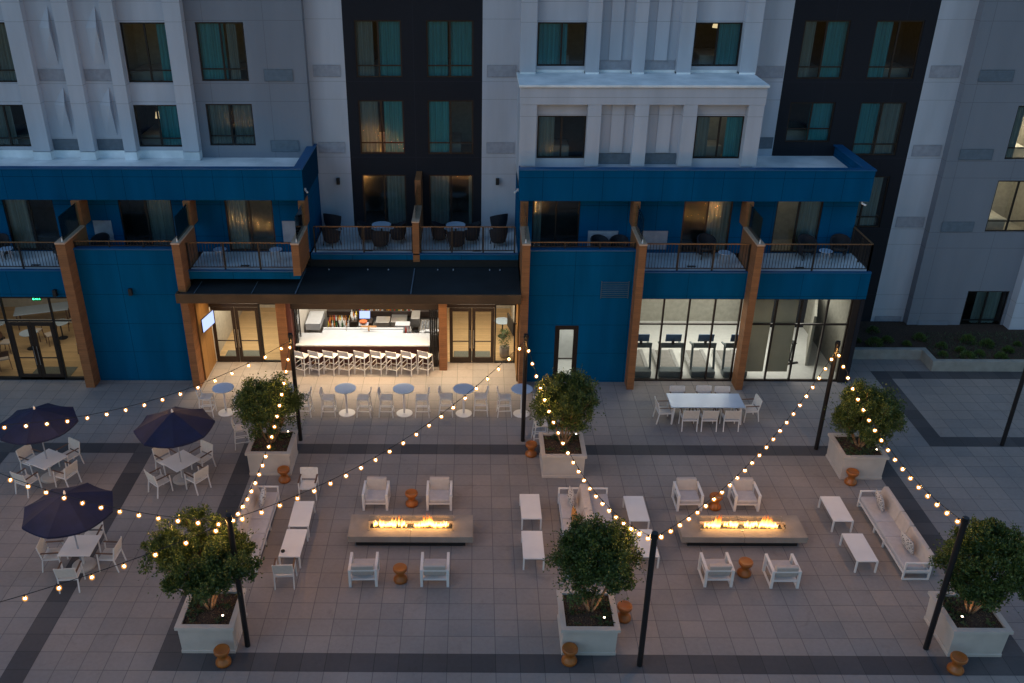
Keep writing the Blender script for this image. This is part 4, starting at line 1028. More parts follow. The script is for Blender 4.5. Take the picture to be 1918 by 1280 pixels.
def uplight(x, y, e, label, vis=True):
    r = empty('garden_spotlight', (x, y, .86), 0, label, 'spotlight', 'small spotlights in the planters')
    MB().cyl((0, 0, 0), (0, 0, .06), .012, n=8).build('spike', M['black'], r)
    MB().cyl((0, 0, .06), (0, 0, .13), .03, .036, 12).build('housing', M['black'], r)
    MB().cyl((0, 0, .131), (0, 0, .135), .026, n=10).build('lens', emit_mat('spot lens', (1, .8, .55), 5.0 if vis else 3.0), r)
    l = bpy.data.lights.new('garden_spot', 'SPOT'); l.energy = e; l.color = (1, .55, .22); l.spot_size = R(120); l.spot_blend = .8; l.shadow_soft_size = .04
    o = bpy.data.objects.new('garden_spot', l); C.objects.link(o); o.location = (x, y, 1.03)
    return o
for x, y, tx_, ty_, e, l in ((-6.22, 26.30, -6.7, 25.8, 14, 'small bright spotlight at the back right corner of the planter left of the bar'), (3.42, 26.22, 2.95, 25.8, 14, 'small bright spotlight at the back right corner of the planter by the service door'),
                     (13.1, 25.35, 12.7, 25.8, 14, 'small spotlight in the planter beyond the right sofa'), (-6.3, 17.6, -6.7, 18.0, 20, 'small spotlight under the broad tree in the near left planter'),
                     (3.3, 17.6, 2.95, 18, 14, 'small spotlight in the near middle planter'), (12.3, 17.7, 12.66, 18, 16, 'small spotlight in the near right planter')):
    o = uplight(x, y, e * .07, l); d = Vector((tx_ - x, ty_ - y, .55)); o.rotation_euler = d.to_track_quat('-Z', 'Y').to_euler()

# ---- furniture placement
LG = 'white slab armed lounge chairs round the fire tables'
for x, y, rz, l in ((-3.04, 23.66, 180, 'grey cushioned lounge chair behind the left fire table, nearer the left sofa'), (-1.06, 23.67, 180, 'grey cushioned lounge chair behind the left fire table, right of the orange drum stool'),
                    (-3.05, 20.18, 0, 'lounge chair on the near side of the left fire table, left of the drum stool'), (-1.06, 20.19, 0, 'lounge chair on the near side of the left fire table, right of the drum stool'),
                    (6.70, 23.70, 180, 'grey cushioned lounge chair behind the right fire table, on its left'), (8.47, 23.70, 180, 'grey cushioned lounge chair behind the right fire table, on its right'),
                    (6.79, 20.24, 0, 'lounge chair on the near side of the right fire table, left of the drum stool'), (8.61, 20.20, 0, 'lounge chair on the near side of the right fire table, right of the drum stool')):
    place(lounge_chair, 'lounge', (x, y, 0), R(rz + random.uniform(-1.5, 1.5)), l, 'armchair', LG)
DG = 'orange drum stools dotted over the plaza'
for x, y, l in ((-6.16, 24.86, 'orange drum stool at the corner of the planter behind the left sofa'), (1.96, 26.43, 'orange drum stool at the foot of the pole beside the far middle planter'), (-1.93, 23.6, 'orange drum stool between the two lounge chairs behind the left fire table'),
                (7.53, 23.5, 'orange drum stool between the two lounge chairs behind the right fire table'), (12.25, 24.86, 'orange drum stool in front of the planter beyond the right sofa'), (-2.03, 20.07, 'orange drum stool between the two near chairs of the left fire table'),
                (7.65, 20.4, 'orange drum stool between the two near chairs of the right fire table'), (-6.24, 16.97, 'orange drum stool in front of the near left planter'), (4.00, 18.6, 'orange drum stool half hidden at the right side of the near middle planter'),
                (2.42, 17.08, 'orange drum stool in front of the near middle planter'), (11.97, 16.86, 'orange drum stool at the near right planter on the dark paving band')):
    o = place(drum, 'drum', (x, y, 0), random.uniform(0, 6), l, 'stool', DG); o.scale = (1.1, 1.1, 1.06)
CG = 'low white coffee tables by the sofas'
for x, y, l in ((-5.19, 22.57, 'bare low white table by the left sofa, the farther of the pair'), (-5.20, 21.19, 'low white table by the left sofa with a small dark bowl on it'), (1.75, 22.99, 'low white table left of the back to back sofas, the farther of the pair'),
                (1.72, 21.16, 'low white table left of the back to back sofas, the nearer of the pair'), (4.97, 22.91, 'low white table right of the back to back sofas, the farther of the pair'), (4.97, 21.26, 'low white table right of the back to back sofas, behind the tall black pole'),
                (11.07, 22.94, 'low white table by the right sofa, the farther of the pair'), (11.10, 21.11, 'low white table by the right sofa, the nearer of the pair')):
    place(coffee_table, 'coffee', (x, y, 0), R(random.uniform(-1, 1)), l, 'table', CG)
SG = 'white framed sofas with grey cushions'
for x, y, rz, l in ((-6.47, 22.02, 0, 'white framed sofa on the left, below the planter, with two patterned pillows'), (3.03, 22.0, 180, 'left sofa of the back to back pair in the middle, facing left'),
                    (3.81, 22.0, 0, 'right sofa of the back to back pair in the middle, facing right'), (12.39, 21.92, 180, 'white framed sofa on the right along the dark paving band')):
    place(sofa, 'sofa', (x, y, 0), R(rz), l, 'sofa', SG)
PG = 'patterned throw pillows on the sofas'
for x, y, rz, l in ((-6.52, 23.05, 98, 'grey patterned pillow at the far end of the left sofa'), (-6.52, 21.0, 84, 'grey patterned pillow on the near part of the left sofa'), (3.08, 23.1, -98, 'speckled pillow on the left sofa of the middle pair'),
                    (12.44, 22.98, -96, 'patterned pillow at the far end of the right sofa'), (12.44, 21.0, -82, 'patterned pillow at the near end of the right sofa')):
    o = place(pillow, 'pillow', (x, y, .42), 0, l, 'pillow', PG); o.rotation_euler = (R(-18), 0, R(rz - 180)); o.scale = (1.2, 1.1, 1.2)
o = pillow(); o.name = 'throw_pillow'; o.data = o.data.copy(); o.data.materials[0] = pm('orange pillow', (.5, .22, .06), .9); o.location = (3.08, 22.2, .42); o.rotation_euler = (R(-18), 0, R(82)); tag(o, 'plain orange pillow on the left sofa of the middle pair, behind the tree', 'pillow')
cb = MB().lathe([(.03, 0), (.055, .005), (.06, .04), (.05, .04), (.045, .012)], 14).build('bowl', M['black']); cb.location = (-5.42, 20.78, .42); tag(cb, 'small dark bowl on the low white table by the left sofa', 'bowl')

# dining tables, umbrellas and chairs on the left
CH = 'white dining armchairs with brown arms'
groups = [(-13.84, 24.98, -28.0, 'far left'), (-9.49, 24.92, -38.0, 'right hand'), (-11.12, 20.63, 0.0, 'near')]
names = ['leftmost', 'farther right', 'nearer']
side = {0: 'right', 1: 'far', 2: 'left', 3: 'near'}
for gi, (x, y, a, nm) in enumerate(groups):
    place(umbrella_table, 'utable', (x, y, 0), R(a), ['white square table under the leftmost navy umbrella', 'white square table under the navy umbrella nearest the bar', 'white square table under the nearest navy umbrella'][gi], 'table', 'white square tables under umbrellas')
    place(umbrella, 'umbrella', (x + (.0, .05, .02)[gi], y + (.0, -.1, -.15)[gi], 0), R((8, 15, -3)[gi]), ['navy umbrella cut by the left edge, over the farthest left table', 'navy umbrella over the table nearest the bar', 'navy umbrella nearest the camera, over the third square table'][gi], 'umbrella', 'navy patio umbrellas')
    for k in range(4):
        an = R(a + 90 * k); d = .80 if k != 3 else .84
        cx_, cy_ = x + math.cos(an) * d, y + math.sin(an) * d
        place(dining_chair, 'dining', (cx_, cy_, 0), an + R(90 + random.uniform(-7, 7)),
              'white armchair on the %s side of the table under the %s umbrella' % (['right', 'far', 'left', 'near'][k], ['leftmost', 'navy bar side', 'nearest navy'][gi]), 'chair', CH)
lt = place(long_table, 'long', (8.36, 28.93, 0), 0, 'long white dining table in front of the gym windows', 'table')
for x, y, rz, l in ((7.66, 28.28, 0, 'white armchair on the near side of the long table, leftmost'), (8.35, 28.28, 0, 'white armchair on the near side of the long table, the middle one'), (9.13, 28.28, 0, 'white armchair on the near side of the long table, rightmost'),
                    (7.50, 29.45, 180, 'white armchair on the far side of the long table, leftmost'), (8.48, 29.47, 180, 'white armchair on the far side of the long table, the middle one'), (9.15, 29.42, 180, 'white armchair on the far side of the long table, rightmost'),
                    (6.86, 28.75, -86, 'white armchair at the left end of the long table'), (9.98, 28.9, 96, 'white armchair at the right end of the long table'),
                    (-5.22, 24.06, 180, 'white armchair at the far end of the low tables beside the left sofa'), (-5.22, 19.98, 3, 'white armchair at the near end of the low tables beside the left sofa'),
                    (19.05, 26.0, 100, 'white armchair cut by the right edge of the picture')):
    place(dining_chair, 'dining', (x, y, 0), R(rz), l, 'chair', CH)
# high tables and bar stools
HG = 'round white high tables in a row before the bar'
for x, l in ((-9.09, 'leftmost round high table, by the left column of the canopy'), (-6.84, 'round high table mostly hidden behind the leafy tree'), (-4.65, 'round high table just right of the first black pole'), (-2.54, 'round high table in front of the middle of the bar'),
             (-.36, 'round high table in front of the right hand doors'), (1.75, 'round high table behind the second black pole')):
    place(high_table, 'high', (x, 29.17, 0), 0, l, 'table', HG)
place(high_table, 'high', (-6.95, 27.45, 0), 0, 'round high table hidden behind the crown of the far left planter tree', 'table', HG)
STG = 'white bar stools at the high tables'
for x, y, rz, l in ((-9.72, 29.06, -90, 'white bar stool left of the leftmost high table'), (-8.46, 29.07, 90, 'white bar stool right of the leftmost high table, behind leaves'), (-7.45, 29.08, -90, 'white bar stool left of the hidden high table, behind the tree'), (-6.18, 29.08, 90, 'white bar stool just left of the first black pole'),
                    (-5.27, 29.04, -90, 'white bar stool left of the high table beside the first pole'), (-4.0, 29.06, 90, 'white bar stool right of the high table beside the first pole'), (-3.17, 29.06, -90, 'white bar stool left of the high table before the middle of the bar'), (-1.88, 29.07, 90, 'white bar stool right of the high table before the middle of the bar'),
                    (-.99, 29.15, -90, 'white bar stool left of the high table before the right hand doors'), (.25, 29.18, 90, 'white bar stool right of the high table before the right hand doors'), (1.13, 29.13, -90, 'white bar stool left of the high table behind the second pole'), (2.38, 29.13, 90, 'white bar stool right of the high table behind the second pole'),
                    (-7.98, 26.95, -78, 'lone white bar stool between the right umbrella and the far left planter'), (2.32, 27.3, -84, 'lone white bar stool tucked behind the tree near the second pole')):
    place(bar_stool, 'stool', (x, y, 0), R(rz + random.uniform(-4, 4)), l, 'stool', STG)
BG = 'white bar stools lined up along the counter'
nth = ['first', 'second', 'third', 'fourth', 'fifth', 'sixth', 'seventh', 'eighth', 'ninth']
for i, x in enumerate((-6.78, -6.22, -5.65, -5.06, -4.42, -3.78, -3.18, -2.57, -1.93)):
    place(bar_stool, 'stool', (x + .02, 32.30 + .02 * (i % 3), 0), R(-24 + (i * 37 % 7)), 'white bar stool at the bar counter, %s from the left' % nth[i], 'stool', BG)

# ---- poles and string lights
PH = 4.12
def pole():
    r = empty('light_pole', (0, 0, 0))
    MB().cyl((0, 0, 0), (0, 0, PH), .072, n=16).build('shaft', M['polemetal'], r, smooth=False)
    MB().cyl((0, 0, PH), (0, 0, PH + .02), .076, n=16).build('cap', M['polemetal'], r)
    MB().cyl((0, 0, PH - .12), (0, 0, PH - .04), .09, n=16).build('collar', M['polemetal'], r)
    return r
PP = {'a': (-6.05, 27.32), 'b': (1.72, 27.33), 'c': (11.80, 26.88), 'd': (18.32, 27.16), 'e': (-5.77, 17.57), 'f': (4.17, 16.98), 'g': (11.57, 17.60), 'h': (-16.2, 22.0), 'i': (-16.0, 12.8)}
pl = {'a': 'black pole standing left of the bar stools, behind the far left planter', 'b': 'black pole beside the orange stool at the far middle planter', 'c': 'leaning looking black pole in front of the gym corner', 'd': 'black pole on the dark paving band at the right edge',
      'e': 'black pole rising through the view of the broad near left tree', 'f': 'black pole standing alone right of the near middle planter', 'g': 'black pole crossing in front of the near right planter', 'h': 'black pole beyond the left edge of the picture', 'i': 'nearer black pole beyond the left edge of the picture'}
for k, (x, y) in PP.items(): place(pole, 'pole', (x, y, 0), 0, pl[k], 'pole', 'black string light poles')
gx = {'bulb': None}
def strand(p, q, za, zb, sag, n, label, t0=.03, t1=.97):
    ax, ay = p; bx_, by_ = q
    r = empty('string_light', (ax, ay, za), 0, label, 'string lights', 'strings of warm bulbs between the poles')
    def pt(t): return Vector(((bx_ - ax) * t, (by_ - ay) * t, (zb - za) * t - 4 * sag * t * (1 - t)))
    m = MB(); ns = 36
    for i in range(ns): m.cyl(pt(i / ns), pt((i + 1) / ns), .009, n=5, caps=False)
    m.build('cable', M['black'], r)
    for i in range(n):
        t = t0 + (t1 - t0) * i / (n - 1); c = pt(t)
        if gx['bulb'] is None:
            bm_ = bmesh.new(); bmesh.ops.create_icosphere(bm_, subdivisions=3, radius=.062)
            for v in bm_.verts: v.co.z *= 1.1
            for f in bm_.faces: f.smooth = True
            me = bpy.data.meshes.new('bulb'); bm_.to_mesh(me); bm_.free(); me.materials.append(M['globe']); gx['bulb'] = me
            bm_ = bmesh.new(); bmesh.ops.create_icosphere(bm_, subdivisions=1, radius=.024)
            me = bpy.data.meshes.new('filament'); bm_.to_mesh(me); bm_.free(); me.materials.append(M['bulb']); gx['fil'] = me
            s_ = MB().cyl((0, 0, .055), (0, 0, .105), .02, n=8); so2 = s_.build('socket', M['black']); gx['sock'] = so2.data; bpy.data.objects.remove(so2)
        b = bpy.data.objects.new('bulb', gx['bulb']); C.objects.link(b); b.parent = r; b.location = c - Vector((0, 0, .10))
        k = bpy.data.objects.new('socket', gx['sock']); C.objects.link(k); k.parent = b
        k = bpy.data.objects.new('filament', gx['fil']); C.objects.link(k); k.parent = b
strand(PP['b'], PP['e'], 3.95, 4.0, .85, 21, 'string of bulbs from the second far pole to the near left pole')
strand(PP['e'], PP['a'], 3.97, 4.0, 1.0, 19, 'string of bulbs from the near left pole to the far left pole, over the planter')
strand(PP['b'], PP['f'], 3.95, 4.0, 1.45, 22, 'string of bulbs from the second far pole to the near middle pole')
strand(PP['f'], PP['c'], 4.0, 3.85, .95, 24, 'string of bulbs rising from the near middle pole to the pole by the gym corner')
strand(PP['c'], PP['g'], 3.95, 4.0, .72, 18, 'string of bulbs from the gym corner pole to the near right pole')
strand(PP['a'], PP['h'], 3.9, 3.9, 1.1, 20, 'string of bulbs from the far left pole across the farthest umbrella to the left edge')
strand(PP['e'], PP['h'], 3.95, 3.9, .75, 18, 'string of bulbs from the near left pole across the nearest umbrella')
strand(PP['e'], PP['i'], 3.95, 3.9, .55, 16, 'string of bulbs from the near left pole towards the lower left corner')

# ================================================================ BAR, LOBBY, RESTAURANT, GYM CONTENTS
r = empty('bar_counter', (-4.4, 33.2, 0), 0, 'long white topped bar counter with a dark red front, under the canopy opening', 'counter')
def loc(m, o, name, mat, parent=None, **k):
    m.v = [(x - o.location.x, y - o.location.y, z) for x, y, z in m.v]; return m.build(name, mat, parent or o, **k)
loc(MB().prism([(-7.05, 32.6), (-1.75, 32.6), (-1.75, 33.70), (-2.88, 33.70), (-2.88, 34.02), (-6.16, 34.02), (-6.16, 33.70), (-7.05, 33.70)], 1.02, 1.07, 'z'), r, 'countertop', M['counter'])
loc(MB().box(-6.16, 34.03, .95, -2.88, 34.14, 1.11), r, 'drink_rail', M['counter'])
loc(MB().box(-7.0, 32.88, 0.012, -1.8, 32.95, 1.02), r, 'front_panel', M['barfront']); loc(MB().box(-7.0, 32.74, .16, -1.8, 32.78, .20), r, 'foot_rail', M['bronze'])
loc(MB().box(-7.0, 32.95, .012, -1.8, 33.65, .98), r, 'cabinet', M['steel'])
loc(MB().cyl((-5.2, 33.9, 1.07), (-5.2, 33.9, 1.32), .02, n=8).cyl((-5.2, 33.9, 1.32), (-5.2, 33.75, 1.30), .014, n=8), r, 'tap', M['steel'])
loc(MB().cyl((-4.28, 33.9, 1.07), (-4.28, 33.9, 1.24), .035, n=10).box(-4.6, 33.86, 1.24, -3.96, 33.94, 1.29), r, 'tap_tower', pm('copper', (.6, .3, .12), .3, .8))
def unit(name, label, x0, x1, y0, y1, z1, mat, cat='cabinet', legs=True, shelf=True):
    o = empty(name, ((x0 + x1) / 2, (y0 + y1) / 2, 0.012), 0, label, cat); X0, X1, Y0, Y1 = -(x1 - x0) / 2, (x1 - x0) / 2, -(y1 - y0) / 2, (y1 - y0) / 2
    MB().box(X0, Y0, z1 - .30, X1, Y1, z1 - .03).build('body', M[mat], o); MB().box(X0 - .01, Y0 - .01, z1 - .03, X1 + .01, Y1 + .01, z1).build('top', M['counter'] if mat == 'steel2' else M[mat], o, bevel=.004, seg=1)
    for x in (X0 + .03, X1 - .03):
        for y in (Y0 + .03, Y1 - .03): MB().cyl((x, y, 0), (x, y, z1 - .3), .02, n=6).build('leg', M['steel'], o)
    if shelf: MB().box(X0 + .02, Y0 + .02, .22, X1 - .02, Y1 - .02, .25).build('shelf', M['steel'], o)
    return o
unit('service_counter', 'pale counter unit at the left end behind the bar', -7.02, -6.42, 34.75, 36.0, .97, 'counter')
unit('bottle_rack', 'slatted bottle rack unit behind the bar, left of the register', -6.2, -5.25, 35.0, 36.0, .62, 'steel', 'rack')
unit('sink_unit', 'steel sink unit behind the middle of the bar', -4.12, -3.55, 35.0, 35.6, .92, 'steel', 'sink')
unit('prep_table', 'steel work table with white board behind the bar, right of the sink', -3.5, -2.85, 35.2, 36.0, .85, 'steel', 'table')
unit('ice_bin', 'steel ice bin behind the bar with a pale lid', -3.28, -2.68, 34.75, 35.15, .9, 'counter', 'bin')
unit('glass_washer', 'tall brown steel unit at the right of the bar', -2.62, -2.28, 34.9, 35.7, 1.15, 'steel', 'machine')
unit('back_bar_shelf', 'long shelf with bottles along the rear wall of the bar', -6.3, -1.5, 35.95, 36.15, 1.0, 'framebr', 'shelf')
bo = {}
def bottle(x, y, z, col, h, label):
    label = '%s %s bottle ' % ('tall' if h > .31 else 'short', {'amber': 'amber', 'green': 'green', 'clear': 'clear', 'dark': 'black', 'yellow': 'yellow', 'red': 'red'}[col]) + label
    k = (col, round(h, 2))
    if k not in bo:
        mm = bpy.data.materials.get('bottle ' + col) or pm('bottle ' + col, {'amber': (.45, .16, .03), 'green': (.04, .12, .04), 'clear': (.7, .7, .66), 'dark': (.03, .02, .02), 'yellow': (.7, .5, .06), 'red': (.5, .05, .03)}[col], .12)
        o = MB().lathe([(.032, 0), (.036, .01), (.036, h * .58), (.014, h * .76), (.012, h), (.013, h + .004)], 10).build('bottle', mm, smooth=True); bo[k] = o
    else:
        o = bo[k].copy(); C.objects.link(o)
    o.location = (x, y, z); tag(o, label, 'bottle', 'bottles behind the bar')
rn = random.Random(5); cols = ['amber', 'green', 'clear', 'dark', 'yellow', 'red', 'clear', 'amber']
for i in range(11):
    for j in range(3): bottle(-6.12 + i * .083, 35.12 + j * .28, .632, rn.choice(cols), .3, 'in the %s row of the rack left of the register' % ('front', 'middle', 'rear')[j])
for i in range(30): bottle(-5.15 + i * .088 + rn.uniform(-.02, .02), 36.05, 1.012, rn.choice(cols), rn.choice((.26, .3, .34)), 'on the long rear shelf of the bar, %s part' % ('left', 'middle', 'right')[i // 10])
for i in range(7): bottle(-5.18 + (i % 3) * .09 + rn.uniform(-.01, .01), 35.15 + i * .09, .912 if False else 1.012 - .1, rn.choice(cols), .28, 'crowded beside the register behind the bar')
for i in range(6): bottle(-2.78 + (i % 3) * .10, 33.9 + (i // 3) * .12, .92, rn.choice(('amber', 'clear', 'red')), .3, 'grouped at the right inner corner of the bar')
unit('liquor_stand', 'small stand holding bottles beside the register', -5.24, -4.92, 35.1, 35.85, .90, 'framebr', 'stand')
unit('corner_stand', 'small stand with bottles at the right inner corner of the counter', -2.86, -2.46, 33.82, 34.15, .908, 'framebr', 'stand')
unit('register_stand', 'dark stand under the register screen', -4.86, -4.3, 35.1, 35.6, .85, 'framebr', 'stand')
unit('plate_shelf', 'low shelf with plates and glasses at the right end of the bar', -2.25, -1.5, 34.1, 35.6, .8, 'steel', 'shelf')
rg = empty('register', (-4.6, 35.3, .862), 0, 'register with a bright blue screen behind the bar', 'register')
MB().box(-.14, -.1, 0, .14, .12, .04).build('base', M['black'], rg); MB().box(-.02, .02, .04, .02, .05, .16).build('stand', M['black'], rg)
MB().prism([(-.02, .12), (.01, .12), (.13, .40), (.10, .40)], -.22, .22, 'x').build('screen', M['tvscreen'], rg)
ob = MB().lathe([(.06, 0), (.15, .05), (.17, .12), (.15, .125), (.05, .04)], 18).build('bowl', pm('orange bowl', (.5, .12, .03), .5), smooth=True); ob.location = (-4.62, 34.9, .92); tag(ob, 'orange bowl in front of the register behind the bar', 'bowl')
unit('bowl_stand', 'small white topped stand in front of the register', -4.8, -4.42, 34.75, 35.05, .90, 'counter', 'stand')
for i in range(4):
    p = MB().lathe([(.05, 0), (.11, .012), (.115, .05), (.105, .05), (.04, .02)], 16).build('plate_stack', M['counter'], smooth=True); p.location = (-2.12 + .19 * i, 34.3 + .1 * (i % 2), .812); tag(p, 'stack of white plates at the right end of the bar', 'plates', 'plate stacks on the shelf at the right end of the bar')
for i in range(15):
    p = MB().lathe([(.03, 0), (.035, .01), (.033, .13), (.03, .13), (.028, .015)], 10).build('glass_tumbler', M['counter']); p.location = (-2.15 + .12 * (i % 5), 34.75 + .2 * (i // 5), .812); tag(p, 'drinking glass in the %s row on the shelf at the right end of the bar' % ('front', 'middle', 'rear')[i // 5], 'glass', 'drinking glasses at the right end of the bar')
# folded door panels on both sides of the bar opening
for x, y in ((-1.72, 32.72), (-1.64, 32.74), (-1.56, 32.76), (-1.48, 32.78), (-7.02, 32.74), (-6.96, 32.76)):
    f = hb(MB().box(x - .02, y, .015, x + .02, y + .06, 2.6).box(x - .02, y + .55, .015, x + .02, y + .61, 2.6).box(x - .019, y + .06, 2.5, x + .019, y + .55, 2.6).box(x - .019, y + .06, .015, x + .019, y + .55, .2), 'folding_door', M['frame'])
    hb(MB().poly([(x, y + .06, .2), (x, y + .55, .2), (x, y + .55, 2.5), (x, y + .06, 2.5)]), 'pane', M['glass'], f)
# screens on the entrance side walls
def tv(x, y, z, rz, label, on):
    o = empty('wall_screen', (x, y, z), rz, label, 'television')
    MB().box(-.48, -.02, -.28, .48, .03, .28).build('housing', M['black'], o, bevel=.006, seg=1); MB().box(-.46, -.026, -.26, .46, -.021, .26).build('screen', M['tvscreen'] if on else M['black'], o)
    MB().bar((0, .03, 0), (.0, .22, 0), .06).build('bracket', M['black'], o)
tv(-10.22, 32.05, 2.35, R(78), 'lit blue television angled out from the wooden side wall left of the entrance', True)
tv(1.42, 32.2, 2.2, R(-78), 'dark television on the side wall right of the entrance', False)
# lobby plant and table
o = empty('potted_plant', (1.25, 33.75, .012), 0, 'leafy plant in a pale pot just inside the right hand entrance glass', 'plant')
MB().lathe([(.15, 0), (.19, .02), (.21, .42), (.19, .42), (.17, .38)], 20).build('pot', M['planter'], o, smooth=True)
m = MB()
for k in range(260):
    z = random.uniform(.4, 1.15); an = random.uniform(0, 6.3); rr = random.uniform(.02, .24) * (1 - abs(z - .75) * .8); c, s = math.cos(an), math.sin(an); L = .09
    m.poly([(c * rr, s * rr, z), (c * (rr + L * .5) - s * .025, s * (rr + L * .5) + c * .025, z + .05), (c * (rr + L), s * (rr + L), z + .03), (c * (rr + L * .5) + s * .025, s * (rr + L * .5) - c * .025, z + .05)])
m.build('leaves', M['shrub'], o)
def cafe_table(rad=.36, h=.74):
    r = empty('cafe_table', (0, 0, 0)); MB().lathe([(rad - .01, h - .03), (rad, h - .02), (rad, h - .005), (rad - .01, h)], 32).build('tabletop', M['hightop'], r)
    MB().cyl((0, 0, .02), (0, 0, h - .03), .03, n=10).build('pedestal', M['black'], r); MB().lathe([(.2, 0), (.2, .015), (.04, .03)], 20).build('base', M['black'], r); return r
KG = 'indoor cafe tables'
place(cafe_table, 'cafe', (1.22, 35.6, .012), 0, 'round white table inside the lobby behind the potted plant', 'table', KG)
for x, y, l in ((-18.45, 34.3, 'round white table just inside the restaurant doors'), (-17.55, 35.3, 'round table behind the right door leaf of the restaurant'), (-16.0, 36.4, 'round table at the rear right of the restaurant'), (-20.2, 35.2, 'round table near the left end of the restaurant')):
    place(cafe_table, 'cafe', (x, y, .012), 0, l, 'table', KG)
def cafe_chair():
    r = empty('cafe_chair', (0, 0, 0)); t = .026
    for sx in (-1, 1):
        MB().bar((sx * .21, .2, 0), (sx * .19, .18, .44), t).build('leg', M['armwood'], r); MB().bar((sx * .21, -.23, 0), (sx * .19, -.17, .44), t).bar((sx * .19, -.17, .44), (sx * .2, -.24, .82), t).build('leg', M['armwood'], r)
    MB().box(-.22, -.2, .43, .22, .22, .48).build('seat', M['backcushion'], r, bevel=.015, seg=2); MB().prism([(-.19, .6), (-.215, .6), (-.255, .84), (-.23, .84)], -.21, .21, 'x').build('backrest', M['armwood'], r)
    return r
for x, y, rz, l in ((-17.75, 34.75, 130, 'indoor chair behind the closed door leaf of the restaurant'), (-18.55, 35.1, 180, 'indoor chair behind the round table inside the restaurant doors'), (-18.75, 32.55, 30, 'indoor chair close to the glass left of the restaurant doors'), (-16.05, 33.9, 60, 'indoor chair beside the cedar pillar, right of the restaurant doors'),
                    (-17.3, 36.1, 170, 'indoor chair at the rear of the restaurant'), (-16.7, 36.3, 100, 'indoor chair left of the rear round table in the restaurant'), (-19.3, 34.0, -90, 'indoor chair left of the round table in the restaurant')):
    place(cafe_chair, 'cafechair', (x, y, .012), R(rz), l, 'chair', 'indoor restaurant chairs')
lt2 = empty('banquet_table', (-18.9, 36.7, .012), R(18), 'long white table deep inside the restaurant', 'table')
MB().box(-1.1, -.45, .71, 1.1, .45, .75).build('tabletop', M['hightop'], lt2, bevel=.004, seg=1)
for sx in (-1, 1):
    for sy in (-1, 1): MB().bar((sx * 1.0, sy * .38, 0), (sx * 1.0, sy * .38, .71), .05).build('leg', M['armwood'], lt2)
ex = empty('exit_sign', (-17.62, 34.0, 2.42), 0, 'small green lit EXIT sign hanging inside the restaurant', 'sign')
MB().box(-.17, 0, -.1, .17, .04, .1).build('housing', pm('exit sign green', (.02, .22, .1), .5), ex)
tcv = bpy.data.curves.new('lettering', 'FONT'); tcv.body = 'EXIT'; tcv.size = .17; tcv.align_x = 'CENTER'; tcv.align_y = 'CENTER'; tcv.extrude = .002
to = bpy.data.objects.new('tmp', tcv); C.objects.link(to); bpy.context.view_layer.update()
tme = bpy.data.meshes.new_from_object(to); bpy.data.objects.remove(to); tme.materials.clear(); tme.materials.append(M['exit'])
to = bpy.data.objects.new('lettering', tme); C.objects.link(to); to.parent = ex; to.location = (0, -.006, 0); to.rotation_euler = (R(90), 0, 0)
MB().cyl((0, .02, .1), (0, .02, 1.08), .01, n=6).build('hanger', M['black'], ex)
# gym
def treadmill():
    r = empty('treadmill', (0, 0, 0)); dk_ = M['tread']
    MB().box(-.42, -.05, .0, .42, .38, .26).build('motor_hood', dk_, r, bevel=.05, seg=3, smooth=True)
    MB().box(-.26, .36, .12, .26, 2.0, .17).build('belt', M['belt'], r)
    for sx in (-1, 1):
        MB().box(sx * .26, .36, .06, sx * .40, 2.05, .19).build('side_rail', M['treadlight'], r, bevel=.01, seg=1)
        MB().bar((sx * .40, .22, .2), (sx * .38, .42, 1.15), .07).build('upright', dk_, r)
        MB().bar((sx * .38, .42, 1.12), (sx * .36, .95, 1.0), .05).build('handrail', dk_, r)
    m = MB().prism([(.25, 1.08), (.55, 1.05), (.50, 1.18), (.22, 1.30)], -.40, .40, 'x'); m.build('console', dk_, r, bevel=.015, seg=2)
    s = MB().prism([(.22, 1.36), (.26, 1.36), (.20, 1.66), (.16, 1.66)], -.27, .27, 'x').build('screen', pm('screen face', (.05, .13, .28), .3), r); MB().bar((0, .24, 1.25), (0, .22, 1.4), .08).build('mount', M['black'], s)
    return r
for i, x in enumerate((6.50, 7.74, 9.0, 10.26)):
    place(treadmill, 'tread', (x, 31.98, .012), 0, 'grey treadmill behind the gym glass, %s from the left' % nth[i], 'treadmill', 'treadmills behind the gym glass').scale = (1.12, 1.0, 1.08)
o = empty('exercise_bike', (12.75, 33.6, .012), R(15), 'dark exercise bike standing on the pale gym floor', 'bike')
MB().box(-.25, -.5, 0, .25, -.42, .06).box(-.25, .42, 0, .25, .5, .06).bar((0, -.45, .05), (0, .45, .05), .06).build('frame', M['black'], o)
MB().cyl((-.03, .3, .35), (.03, .3, .35), .24, n=20).build('flywheel', M['tread'], o); MB().bar((0, -.25, .05), (0, -.3, .85), .05).build('seat_post', M['black'], o)
MB().box(-.1, -.42, .85, .1, -.14, .91).build('saddle', M['black'], o, bevel=.02); MB().bar((0, .35, .05), (0, .25, 1.05), .05).bar((-.22, .2, 1.08), (.22, .2, 1.08), .04).build('handlebar', M['black'], o)
SHADE = pm('grey green shade', (.55, .54, .47), .8, var=.15, scale=1.2)
q_ = SHADE.node_tree; tl_ = N(q_, 'ShaderNodeBsdfTranslucent'); tl_.inputs[0].default_value = (.5, .48, .4, 1); mx_ = N(q_, 'ShaderNodeMixShader'); mx_.inputs[0].default_value = .35
q_.links.new(q_.nodes['Principled BSDF'].outputs[0], mx_.inputs[1]); q_.links.new(tl_.outputs[0], mx_.inputs[2]); q_.links.new(mx_.outputs[0], [n for n in q_.nodes if n.type == 'OUTPUT_MATERIAL'][0].inputs[0])
